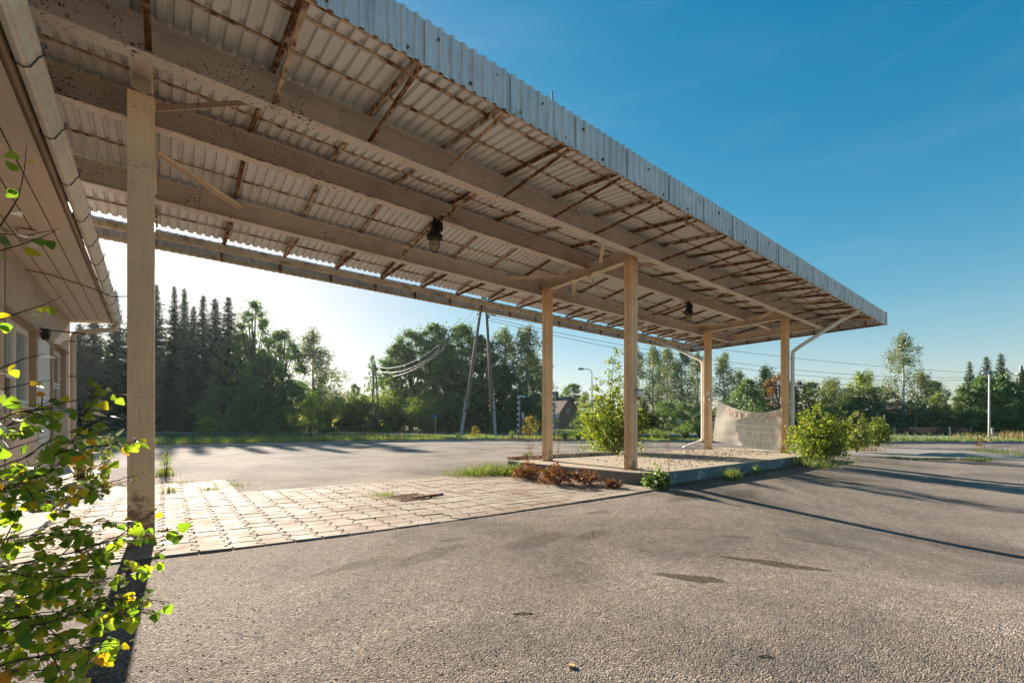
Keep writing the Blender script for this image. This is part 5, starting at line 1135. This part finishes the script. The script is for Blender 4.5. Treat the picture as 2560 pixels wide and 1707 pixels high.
shrub('yellow_weed', gp(205, 1212), .62, .50, 7, 12, 12, .045, 'lf_yellow', 'yellow weed against the building corner by the downpipe', GL, .3, 'weed', 22)
shrub('yellow_weed', gp(262, 1205), .60, .36, 4, 10, 6, .045, 'lf_young', 'thin yellow green weed between the building and the big column', GL, .3, 'weed', 23)
shrub('tall_weed', gp(272, 1196), .95, .2, 2, 12, 8, .045, 'lf_yellow', 'tallest thin weed with a brown flower head beside the big column', GL, .3, 'weed', 24, .3)
shrub('low_weed', gp(214, 1240), .22, .46, 9, 8, 9, .045, 'lf_weed', 'low bright green weed at the corner of the concrete step', GL, .3, 'weed', 25, fill=120)
shrub('low_weed', gp(262, 1225), .16, .36, 6, 6, 6, .035, 'lf_yellow', 'low yellowish weed in the paving left of the big column', GL, .3, 'weed', 26)
b = MB()
for _ in range(26):
    p = gp(random.uniform(222, 330), random.uniform(1203, 1222)); q = p + Vector((random.gauss(0, .22), random.gauss(0, .1), random.uniform(.0, .12))); b.tube([p + Vector((0, 0, .01)), p.lerp(q, .5) + Vector((0, 0, .04)), q], .004, 4)
tag(b.build('fallen_twigs', M['twig']), 'tangle of dry fallen twigs beside the big near column', 'twigs', kind='stuff')

# ------------------------------------------------------------------ power poles and lines
def leg(parent, p, q, stub_t, side):
    """wooden leg strapped to a concrete stub"""
    p, q = Vector(p), Vector(q); b = MB(); s0 = p.lerp(q, stub_t * .62) + side * .16; b.tube([s0, p.lerp(q, .6) + side * .04, q], [.15, .135, .11], 10); w = b.build('leg', M['wood_pole'], parent, True)
    b = MB(); e = p.lerp(q, stub_t); b.bar(p - Vector((0, 0, .3)), e, .24, .20, (FW[0], FW[1], 0)); st = b.build('concrete_stub', M['pole_concrete'], parent)
    for t in (stub_t * .68, stub_t * .92):
        b = MB(); c = p.lerp(q, t) + side * .08; b.lathe([(.27, -.03), (.27, .03)], c, 10); b.build('strap', M['wire'], w)
M['wood_pole'] = m_plain('grey_pole_wood', (.20, .175, .15), .85, 0, .3, 5, .4)
pp = tag(empty('power_pole', gnd(1195, 36.7)), 'A shaped wooden power pole with concrete stubs on the verge', 'power pole')
top = at(1209.5, 742, 36.7); l0 = at(1151, 1093, 36.7); l1 = at(1240, 1093, 36.7); rs = Vector(RT)
leg(pp, l0, top + rs * -.10, .285, rs * 1.0); leg(pp, l1, top + rs * .12, .285, rs * -1.0)
b = MB(); b.bar(at(1180, 768, 36.5), at(1240, 790, 36.5), .10, .10); b.build('crossarm', M['steel'], pp)
for u, v in ((1194, 783), (1222, 790), (1198, 792)):
    b = MB(); c = at(u, v, 36.5); b.lathe([(.03, -.2), (.07, -.16), (.05, -.08), (.07, -.02), (.04, .06), (.02, .2)], c, 8); b.build('insulator', M['black_iron'], pp)
pf = tag(empty('power_pole', gnd(934, 58)), 'distant power pole standing in the gap of open sky', 'power pole')
for a, c_ in (((929, 1060), (936.5, 910)), ((947, 1060), (938.5, 912))):
    b = MB(); b.tube([at(*a, 58), at(*c_, 58)], [.13, .09], 8); b.build('leg', M['wood_pole'], pf)
b = MB(); b.bar(at(931, 920, 58), at(949, 926, 58), .09, .09); b.build('crossarm', M['wire'], pf)
pr = tag(empty('power_pole', gnd(2536, 56)), 'leaning power pole at the right edge in front of dark spruces', 'power pole')
b = MB(); b.tube([at(2535.5, 1088, 56), at(2546, 985, 56), at(2552.5, 914, 56)], [.17, .16, .13], 10); b.build('leg', M['pole_concrete'], pr, True)
b = MB(); b.tube([at(2566, 980, 57.5), at(2553, 914, 56.1)], [.13, .12], 8); b.build('leg', M['wood_pole'], pr)
b = MB(); b.tube([at(2531, 1045, 57.5), at(2543, 945, 57)], [.14, .12], 8); b.build('leg', M['wood_pole'], pr)
b = MB(); b.bar(at(2541, 934, 56), at(2566, 937, 56), .12, .12); b.build('crossarm', M['steel'], pr)
def wire(a, c, sag, label, group, r=.018):
    a, c = Vector(a), Vector(c); b = MB(); b.tube([a.lerp(c, t) - Vector((0, 0, 4 * sag * t * (1 - t))) for t in np.linspace(0, 1, 22)], r, 4)
    tag(b.build('power_line', M['steel'] if 'left' in label else M['wire']), label, 'power line', group)  # left lines take the paler metal: their sunlit look is put into the colour
GP = 'power lines'
wire(at(1194, 768, 36.5), at(937, 915, 58), 1.9, 'uppermost of the lines running left from the A shaped pole to the distant pole', GP, .015)
wire(at(1197, 783, 36.5), at(945, 927, 58), 1.8, 'middle line running left from the A shaped pole', GP, .015)
wire(at(1199, 790, 36.5), at(943, 941, 58), 1.6, 'lowest line running left from the A shaped pole', GP, .015)
wire(at(1222, 788, 36.5), at(2545, 936, 56), .9, 'upper line crossing behind the island columns towards the right', GP)
wire(at(1224, 795, 36.5), at(2551, 937, 56), 2.0, 'middle line crossing behind the far columns towards the right', GP)
wire(at(1219, 800, 36.5), at(2558, 938, 56), 2.4, 'lowest line crossing behind the far columns towards the right', GP)

# ------------------------------------------------------------------ street lamps
GL2 = 'street lamps along the road'
def street_lamp(u, d, vtop, vbase, label, arm=-1.2, r=.07, mat='steel', head=True):
    z1 = CH + d * (HOR - vtop) / FPX; p = gnd(u, d, .08); rt = Vector(RT) * arm; t = tag(empty('street_lamp', p), label, 'street lamp', GL2)
    b = MB()
    pts = [p, Vector((p.x, p.y, z1 * .5)), Vector((p.x, p.y, z1 - .7))]; rr = [r, r * .8, r * .62]
    if abs(arm) > .5: pts += [Vector((p.x, p.y, z1 - .25)) + rt * .12, Vector((p.x, p.y, z1 - .02)) + rt * .45, Vector((p.x, p.y, z1)) + rt]; rr += [r * .6, r * .55, r * .5]
    else: pts += [Vector((p.x, p.y, z1))]; rr += [r * .6]
    b.tube(pts, rr, 8); b.build('pole', M[mat], t, True)
    if head:
        b = MB(); c = pts[-1]; e = c + Vector(RT) * math.copysign(.75 if abs(arm) > .5 else .5, arm); b.tube([c, c.lerp(e, .3), c.lerp(e, .7), e], [.06, .14, .15, .06], 8); b.build('lamp_head', M['steel'], t, True)
street_lamp(1480, 54, 922, 1090, 'grey street lamp with a curved arm above the young birch', -1.0, .085)
street_lamp(2473, 32, 933, 1096, 'short white lamp post on the right verge before the dark maples', -.12, .065, 'white_paint')
street_lamp(1906, 70, 958, 1090, 'thin pale lamp post rising behind the middle of the banner', -.25, .075, 'white_paint')
street_lamp(2062, 66, 960, 1090, 'thin grey lamp post in front of the left right-hand willow', -.8, .06)
b = MB(); p = gnd(2211, 46, .08); b.tube([p, at(2211, 1037, 46)], .05, 6); tag(b.build('marker_post', M['steel']), 'thin pale post beside the pale birch bush on the traffic island', 'post')

# ------------------------------------------------------------------ traffic signs
M['blue'] = m_plain('blue_sign_paint', (.02, .11, .33), .5, 0, .05); M['yellow'] = m_plain('yellow_sign_paint', (.75, .40, .03), .5, 0, .05); M['red'] = m_plain('red_sign_paint', (.5, .03, .03), .5, 0, .05); M['signwhite'] = m_plain('white_sign_paint', (.78, .78, .76), .5, 0, .03); M['signblack'] = m_plain('black_sign_paint', (.015, .015, .018), .5)
def plate(pts, p, d_off=0.0, th=.02):
    """flat plate facing the camera side: pts in metres (right, up)"""
    b = MB(); n = len(pts); r = Vector(RT); f = Vector(FW); p = Vector(p) - f * d_off
    vs = [p + r * x + Vector((0, 0, y)) for x, y in pts]; b.add(vs + [v + f * th for v in vs], [tuple(range(n)), tuple(range(2 * n - 1, n - 1, -1))] + [(i, n + i, n + (i + 1) % n, (i + 1) % n) for i in range(n)]); return b
def sq(w, h=None): h = h or w; return [(-w / 2, -h / 2), (w / 2, -h / 2), (w / 2, h / 2), (-w / 2, h / 2)]
def disc(r, n=20): return [(r * math.cos(2 * math.pi * k / n), r * math.sin(2 * math.pi * k / n)) for k in range(n)]
def dia(w): return [(0, -w), (w * .62, 0), (0, w), (-w * .62, 0)]
def post(root, u, vtop, d, r=.035, mat='steel', vb=None):
    b = MB(); p = gnd(u, d, .08); b.tube([p, at(u, vtop, d)], r, 7); b.build('post', M[mat], root)
def sign(u, v, d, label, parts, group=None, vtop=None, cat='road sign'):
    r = tag(empty('road_sign', gnd(u, d)), label, cat, group); post(r, u, vtop or v - 4, d + .06)
    for nm, pts, mat, dx, dz, off in parts: plate(pts, at(u, v, d) + Vector(RT) * dx + Vector((0, 0, dz)), off).build(nm, M[mat], r)
    return r
D0 = 44; k = D0 / FPX
sign(1394, 1038.6, D0, 'yellow diamond sign with a small yellow plate below, right of the first column', [('plate', dia(8.6 * k), 'signwhite', 0, 0, 0), ('diamond', dia(5.4 * k), 'yellow', 0, 0, .012), ('lower_plate', sq(8.6 * k, 6.4 * k), 'yellow', 0, -13 * k, .0), ('mark', [(-.5 * k, -1.0 * k), (.5 * k, -1.0 * k), (1.0 * k, 1.6 * k), (-1.0 * k, 1.6 * k)], 'signblack', 0, -12.8 * k, .012), ('mark', sq(.9 * k), 'signblack', 0, -15 * k, .012)])
def crosswalk(u, v, d, lb):
    k = d / FPX; r = sign(u, v, d, lb, [('plate', sq(8.6 * k, 10.4 * k), 'blue', 0, 0, 0), ('triangle', [(-3.4 * k, -3.2 * k), (3.4 * k, -3.2 * k), (0, 3.6 * k)], 'signwhite', 0, 0, .012), ('figure', [(-.5 * k, -2.4 * k), (.9 * k, -2.4 * k), (.5 * k, -.3 * k), (.9 * k, .4 * k), (0, 1.4 * k), (-.7 * k, .2 * k)], 'signblack', 0, 0, .024)], 'pedestrian crossing signs'); return r
crosswalk(1359.5, 1041, D0, 'blue pedestrian crossing sign showing left of the first island column'); crosswalk(1384.5, 1041, D0 + .5, 'blue pedestrian crossing sign on the striped post right of the first column')
def striped(u, v0, v1, d, lb):
    r = tag(empty('striped_post', gnd(u, d)), lb, 'striped post', 'black and white crossing posts'); z0 = .05; z1 = CH + d * (HOR - v0) / FPX; n = int((z1 - z0) / .29); p = gnd(u, d)
    w = MB()
    for i in range(n):
        w.cur = i % 2; w.lathe([(.075, z0 + (z1 - z0) * i / n), (.075, z0 + (z1 - z0) * (i + 1) / n)], (p.x, p.y, 0), 10)
    w.build('banded_pole', [M['signblack'], M['signwhite']], r)
    b = MB(); q = p + Vector(RT) * .16; b.tube([(q.x, q.y, z0), (q.x, q.y, z1)], .05, 6); b.build('post', M['steel'], r); return r
striped(1295, 989, 1078, 46, 'black and white striped post left of the yellow sapling'); striped(1383.5, 980, 1076, D0 + 1, 'black and white striped post just right of the first island column')
b = MB(); b.tube([at(1296, 990, 46), at(1312, 989, 46)], .05, 6)
for u in (1301, 1307, 1312): b.box(at(u, 991, 46), (.12, .12, .16))
tag(b.build('lamp_arm', M['signwhite']), 'pale arm with small lamps on top of the left striped post', 'lamp arm')
sign(1307.5, 1038, 46, 'grey back of a road sign beside the left striped post', [('plate', sq(.26, .60), 'steel', 0, 0, 0)])
sign(1339, 1050, 48, 'small round white road sign with a red rim near the yellow sapling', [('plate', disc(.13), 'red', 0, 0, 0), ('face', disc(.095), 'signwhite', 0, 0, .012), ('symbol', sq(.07, .06), 'signblack', 0, 0, .02)])
sign(1088, 1040, 46, 'small blue sign with a white arrow on a thin white post', [('plate', disc(.22), 'blue', 0, 0, 0), ('arrow', [(-.10, .10), (-.06, .12), (.08, -.06), (.12, -.02), (.12, -.14), (.0, -.14), (.04, -.10)], 'signwhite', 0, 0, .012)])
sign(1701.6, 1051.5, 46, 'blue bus stop sign with a white bus symbol on the verge', [('plate', sq(.28, .38), 'blue', 0, 0, 0), ('bus', sq(.15, .07), 'signwhite', 0, .05, .012), ('bus', sq(.15, .05), 'signwhite', 0, -.04, .012)])
sign(1782.5, 1050, 46, 'round red and blue no parking sign beside the banner', [('plate', disc(.19), 'red', 0, 0, 0), ('face', disc(.14), 'blue', 0, 0, .012), ('bar', [(-.12, .08), (-.08, .12), (.12, -.08), (.08, -.12)], 'red', 0, 0, .02)])
sign(2481, 1077, 36, 'red and white striped marker plate beside the white lamp post', [('plate', sq(.17, .50), 'signwhite', 0, 0, 0), ('stripe', [(-.085, .10), (.085, -.10), (.085, .04), (-.085, .22)], 'red', 0, 0, .012), ('stripe', [(-.085, -.22), (.0, -.25), (.085, -.25), (-.085, -.08)], 'red', 0, 0, .012)], cat='marker')

# ------------------------------------------------------------------ houses and fence across the road
M['brick'] = m_plain('brown_brick', (.20, .125, .085), .9, 0, .3, 12); M['tile'] = m_plain('brown_roof_tiles', (.15, .10, .085), .85, 0, .3, 9); M['whitewall'] = m_plain('pale_plaster', (.52, .49, .45), .85, 0, .12, 2)
def house(loc, rot, W, Ln, he, hr, label, wallm, over=.5, chim=True):
    r = tag(empty('house', loc), label, 'house'); r.rotation_euler = (0, 0, rot)
    def part(name, b, mat, parent=r):
        o = bpy.data.objects.new(name, b.mesh(name, M[mat])); COL.objects.link(o); o.parent = parent; return o
    b = MB(); w = W / 2
    b.add([(-w, 0, -.2), (w, 0, -.2), (w, 0, he), (0, 0, hr), (-w, 0, he), (-w, Ln, -.2), (w, Ln, -.2), (w, Ln, he), (0, Ln, hr), (-w, Ln, he)], [(0, 1, 2, 3, 4), (9, 8, 7, 6, 5), (1, 6, 7, 2), (5, 0, 4, 9)]); part('wall', b, wallm)
    b = MB(); s = (hr - he) / w
    for sg in (-1, 1):
        e = sg * (w + over); ze = he - over * s; q = [(0, -.5, hr + .06), (e, -.5, ze + .06), (e, Ln + .5, ze + .06), (0, Ln + .5, hr + .06)]; b.add(q + [(x, y, z + .16) for x, y, z in q], [(0, 1, 2, 3), (4, 7, 6, 5), (0, 4, 5, 1), (1, 5, 6, 2), (2, 6, 7, 3), (3, 7, 4, 0)])
    rf = part('roof', b, 'tile')
    if chim:
        b = MB(); b.box((-.3, Ln * .42, hr + .55), (.9, .9, 1.7)); b.box((-.3, Ln * .42, hr + 1.42), (1.05, 1.05, .12)); part('chimney', b, 'brick', rf)
    b = MB(); b.box((-.2, -.03, he + (hr - he) * .28), (.9, .08, 1.2)); wd = part('window', b, 'whitewall'); b = MB(); b.box((-.2, -.075, he + (hr - he) * .28), (.72, .02, 1.0)); part('pane', b, 'darkglass', wd)
    return r
hp = gnd(1421.6, 95); hh = house((hp.x, hp.y, 0), PHI - R(90) + R(38), 7.6, 9.0, 2.7, 6.9, 'brown brick house with a steep tiled roof and chimney, right of the first column', 'brick')
b = MB(); p = at(1389.5, 986, 93)
b.tube([p, at(1389.5, 964, 93)], .035, 5)
for v, w in ((966, .9), (971, 2.0), (974, 1.4)): b.tube([at(1389.5, v, 93) - Vector(RT) * w / 2, at(1389.5, v - 1, 93) + Vector(RT) * w / 2], .03, 4)
b.lathe([(.02, -.1), (.28, .02), (.30, .06)], at(1389.5, 979, 93), 10); tag(b.build('tv_antenna', M['wire']), 'television aerial with a small dish on the brick house roof', 'antenna')
hp = gnd(2292, 66); house((hp.x, hp.y, 0), PHI - R(90) + R(60), 8, 9, 2.4, 4.4, 'pale low house with a brown roof hidden behind the right hand birches', 'whitewall', .5, False)
fn = tag(empty('plank_fence', gnd(2330, 43)), 'dark brown plank fence with a lighter post across the road', 'fence')
a, c_ = gnd(2236, 42.5), gnd(2425, 42.5); b = MB(); n = 62; M['fence'] = m_plain('dark_fence_stain', (.055, .038, .030), .8, 0, .3, 8)
for i in range(n):
    p = a.lerp(c_, (i + .5) / n); hgt = .86 + random.uniform(-.02, .02); b.box((p.x, p.y, hgt / 2), (.10, .02, hgt), Matrix.Rotation(PHI - R(90), 3, 'Z'))
b.build('planks', M['fence'], fn)
for t in (.0, .72, 1.0):
    b = MB(); p = a.lerp(c_, t) - Vector(FW) * .05; b.box((p.x, p.y, .45), (.16, .12, .9), Matrix.Rotation(PHI - R(90), 3, 'Z')); b.build('post', M['wood_pole'] if t != .72 else M['cream'], fn)

# ------------------------------------------------------------------ young birch in the foreground, left: big leaves on thin branches
LT = [(0, 0, 0)]
edge = [(.02, .12), (.07, .25), (.14, .33), (.17, .38), (.25, .395), (.29, .43), (.36, .365), (.40, .385), (.47, .295), (.51, .315), (.58, .225), (.62, .24), (.69, .15), (.74, .155), (.82, .075), (1.0, 0)]
mid = [(.0, .0), (.2, .0), (.4, .0), (.6, .0), (.8, .0), (1.0, .0)]
def leaf_template():
    V = []; F = []
    for s in (1, -1):
        o = len(V); m = [(0, 0)] + [(t, 0) for t in (.18, .36, .54, .72, .88)] + [(1, 0)]
        # strip between midrib and jagged edge
        pts = []
        for (x, y) in edge: pts.append((x, s * y))
        base = len(V)
        for (x, y) in pts: V.append((x, y, .16 * abs(y) - .12 * x * x))
        mb_ = len(V)
        for (x, y) in pts: V.append((x, 0, -.12 * x * x))
        for i in range(len(pts) - 1):
            q = (mb_ + i, mb_ + i + 1, base + i + 1, base + i); F.append(q if s > 0 else q[::-1])
        F.append((mb_, base, base) if False else ((mb_, base, base + 0)))
    return np.array(V, float), [f for f in F if len(set(f)) > 2]
LV, LF = leaf_template(); LFq = np.array([f for f in LF if len(f) == 4])
# weld the two halves into one island
def weld(V, F):
    key = {}; mp = []; out = []
    for v in V:
        k_ = tuple(np.round(v, 5))
        if k_ not in key: key[k_] = len(out); out.append(v)
        mp.append(key[k_])
    return np.array(out), np.array([[mp[i] for i in f] for f in F])
LV, LFq = weld(LV, LFq)
BR = [  # branches as seen: (u, v, distance); roots lie off frame on the stem
 [(-120, 1250, 1.45), (0, 1200, 1.5), (70, 1181, 1.52), (147, 1131, 1.55), (190, 1092, 1.57), (212, 1032, 1.6), (228, 985, 1.62)],
 [(147, 1131, 1.55), (191, 1120, 1.53), (249, 1116, 1.5), (300, 1110, 1.48), (350, 1100, 1.46)],
 [(-120, 1380, 1.5), (0, 1348, 1.55), (100, 1335, 1.6), (190, 1323, 1.62), (260, 1308, 1.64), (317, 1298, 1.66)],
 [(-120, 1440, 1.35), (58, 1406, 1.4), (190, 1379, 1.42), (267, 1355, 1.42), (350, 1338, 1.42), (425, 1322, 1.42)],
 [(-120, 1550, 1.3), (0, 1506, 1.34), (116, 1483, 1.38), (252, 1450, 1.42), (335, 1432, 1.44)],
 [(-120, 1600, 1.2), (0, 1549, 1.25), (128, 1537, 1.3), (252, 1503, 1.33), (310, 1492, 1.34), (350, 1487, 1.35)],
 [(-120, 1640, 1.15), (0, 1576, 1.2), (116, 1557, 1.24), (200, 1530, 1.28), (279, 1520, 1.3), (337, 1540, 1.3)],
 [(-100, 1700, 1.1), (39, 1650, 1.15), (155, 1630, 1.2), (230, 1622, 1.22), (280, 1612, 1.24)],
 [(-100, 840, 1.6), (0, 799, 1.62), (65, 776, 1.64), (110, 762, 1.66), (152, 742, 1.68)],
 [(-100, 960, 1.5), (0, 921, 1.52), (57, 898, 1.53), (110, 884, 1.54)],
 [(-100, 1010, 1.45), (0, 975, 1.5), (70, 958, 1.52), (128, 950, 1.54)],
 [(-90, 640, 1.5), (0, 566, 1.52), (30, 520, 1.53), (46, 494, 1.54), (60, 430, 1.55), (67, 363, 1.55)],
 [(-90, 610, 1.5), (0, 585, 1.53), (70, 588, 1.55), (148, 572, 1.57)], [(-90, 650, 1.5), (0, 627, 1.52), (70, 606, 1.54), (140, 578, 1.56)],
 [(-110, 1120, 1.35), (0, 1075, 1.4), (60, 1040, 1.42), (110, 1015, 1.45), (150, 1010, 1.46)],
 [(-110, 1300, 1.3), (0, 1262, 1.35), (80, 1240, 1.38), (150, 1200, 1.4), (230, 1195, 1.42)],
 [(-110, 1330, 1.6), (0, 1290, 1.65), (90, 1262, 1.7), (170, 1240, 1.72), (240, 1225, 1.74)],
 [(-110, 1480, 1.45), (0, 1440, 1.5), (110, 1420, 1.55), (200, 1412, 1.58), (270, 1398, 1.6)],
 [(-110, 1690, 1.3), (0, 1620, 1.34), (80, 1590, 1.4), (180, 1580, 1.45), (250, 1560, 1.47)],
 [(-110, 1720, 1.2), (0, 1690, 1.2), (90, 1675, 1.22), (190, 1672, 1.25)], [(-110, 1180, 1.5), (0, 1130, 1.55), (60, 1110, 1.58), (120, 1090, 1.6)],
 [(-110, 1090, 1.3), (0, 1048, 1.32), (40, 1030, 1.33), (85, 1028, 1.34)], [(-110, 1270, 1.25), (0, 1225, 1.28), (60, 1215, 1.3), (120, 1222, 1.31)], [(-110, 1460, 1.25), (0, 1425, 1.28), (70, 1440, 1.3), (150, 1455, 1.31)], [(-110, 1660, 1.35), (0, 1600, 1.4), (70, 1612, 1.42), (140, 1640, 1.43)],
 [(-110, 1220, 1.35), (0, 1165, 1.38), (50, 1150, 1.4), (90, 1130, 1.42)], [(-110, 1400, 1.3), (0, 1370, 1.3), (70, 1352, 1.32), (140, 1350, 1.34)], [(-110, 1560, 1.5), (0, 1530, 1.5), (70, 1505, 1.52), (150, 1500, 1.54), (215, 1482, 1.56)],
]
fg = tag(empty('birch_sapling', gnd(-140, 1.45)), 'young birch in the left foreground with large green and yellow leaves', 'sapling')
st = MB(); leaves = []
stem0 = gnd(-150, 1.42); stem = [stem0 + Vector((0, 0, -.02)), stem0 + Vector((.02, .01, .5)), stem0 + Vector((0, .03, 1.0)), stem0 + Vector((.02, .0, 1.6)), stem0 + Vector((0, .0, 2.0))]
st.tube(stem, [.016, .013, .010, .007, .004], 7)
gR = np.random.default_rng(5)
def put_leaf(p, dirv, size):
    dirv = dirv / np.linalg.norm(dirv); q = gR.normal(size=3) * .55 + np.array([0, 0, 1.0]) - .35 * FW; n = q - dirv * (q @ dirv); n /= np.linalg.norm(n); s = np.cross(n, dirv)
    V = LV * size; curl = gR.uniform(.4, 1.8); leaves.append(p + V[:, :1] * dirv + V[:, 1:2] * s * gR.uniform(.85, 1.1) + V[:, 2:3] * n * curl)
def along(pts, t):
    s = [0.0]
    for a, b_ in zip(pts[:-1], pts[1:]): s.append(s[-1] + (b_ - a).length)
    x = t * s[-1]
    for i in range(len(pts) - 1):
        if x <= s[i + 1] + 1e-9: f = (x - s[i]) / max(1e-9, s[i + 1] - s[i]); return pts[i].lerp(pts[i + 1], f), (pts[i + 1] - pts[i]).normalized(), s[-1]
    return pts[-1], (pts[-1] - pts[-2]).normalized(), s[-1]
for bi, br in enumerate(BR):
    pts = [at(*p) for p in br]
    if bi != 1:
        z = min(1.95, max(.05, pts[0].z - .10)); pts = [Vector((stem0.x, stem0.y, z))] + pts
    k_ = len(pts); st.tube(pts, [.0038 * (1 - .75 * i / (k_ - 1)) for i in range(k_)], 5)
    sparse = bi in (8, 9, 10, 11, 12, 13, 20); _, _, ln = along(pts, 0); n = int(ln / (.055 if sparse else .0185)); st_t = .25 if bi != 1 else .05
    for j in range(n):
        t = st_t + (1 - st_t) * (j + gR.uniform(0, .7)) / n; p, d, _ = along(pts, min(1, t)); d = np.array(d); sd_ = unit(np.cross(d, np.array([0, 0, 1.0])) * (1 if j % 2 else -1) + gR.normal(size=3) * .5)
        if not sparse and gR.uniform() < .40:      # side twig with a few leaves
            tl = gR.uniform(.05, .15); e = np.array(p) + (d * .7 + sd_ * .7 + np.array([0, 0, gR.uniform(-.25, .3)])) * tl; st.tube([p, Vector((np.array(p) + e) / 2) + Vector((0, 0, .006)), Vector(e)], [.0020, .0015, .0009], 4)
            for q in range(int(2 + tl / .035)):
                f = gR.uniform(.3, 1.05); c = np.array(p) * (1 - f) + e * f; dv = unit(d * .4 + sd_ * gR.uniform(-.6, 1) + gR.normal(size=3) * .35 + np.array([0, 0, -.55])); pe = c + dv * .014; st.tube([Vector(c), Vector(pe)], .0008, 3, False); put_leaf(pe, dv, gR.uniform(.024, .046))
        else:
            dv = unit(d * .45 + sd_ * .8 + gR.normal(size=3) * .3 + np.array([0, 0, -.6])); pe = np.array(p) + dv * .018; st.tube([p, Vector(pe)], .0009, 3, False); put_leaf(pe, dv, gR.uniform(.034, .052))
st.build('branches', M['twig'], fg)
LVn = len(LV); V = np.concatenate(leaves); Fq = (LFq[None] + (np.arange(len(leaves)) * LVn)[:, None, None]).reshape(-1, 4)
link('leaves', npmesh('leaves', V, 4, M['bigleaf'], Fq), fg)

# ------------------------------------------------------------------ thin morning haze: one closed box of air
b = MB(); b.box((0, 0, 18.6), (812, 812, 40)); hz = b.build('haze', []); tag(hz, 'thin morning haze hanging over the whole place', 'haze', kind='stuff')
hm_ = bpy.data.materials.new('haze'); hm_.use_nodes = True; ht = hm_.node_tree; ht.nodes.clear(); ho = ht.nodes.new('ShaderNodeOutputMaterial'); hv = ht.nodes.new('ShaderNodeVolumePrincipled')
hv.inputs['Color'].default_value = (.82, .90, .96, 1); hv.inputs['Density'].default_value = .00017; hv.inputs['Anisotropy'].default_value = .45
ht.links.new(hv.outputs[0], ho.inputs['Volume']); hz.data.materials.append(hm_)
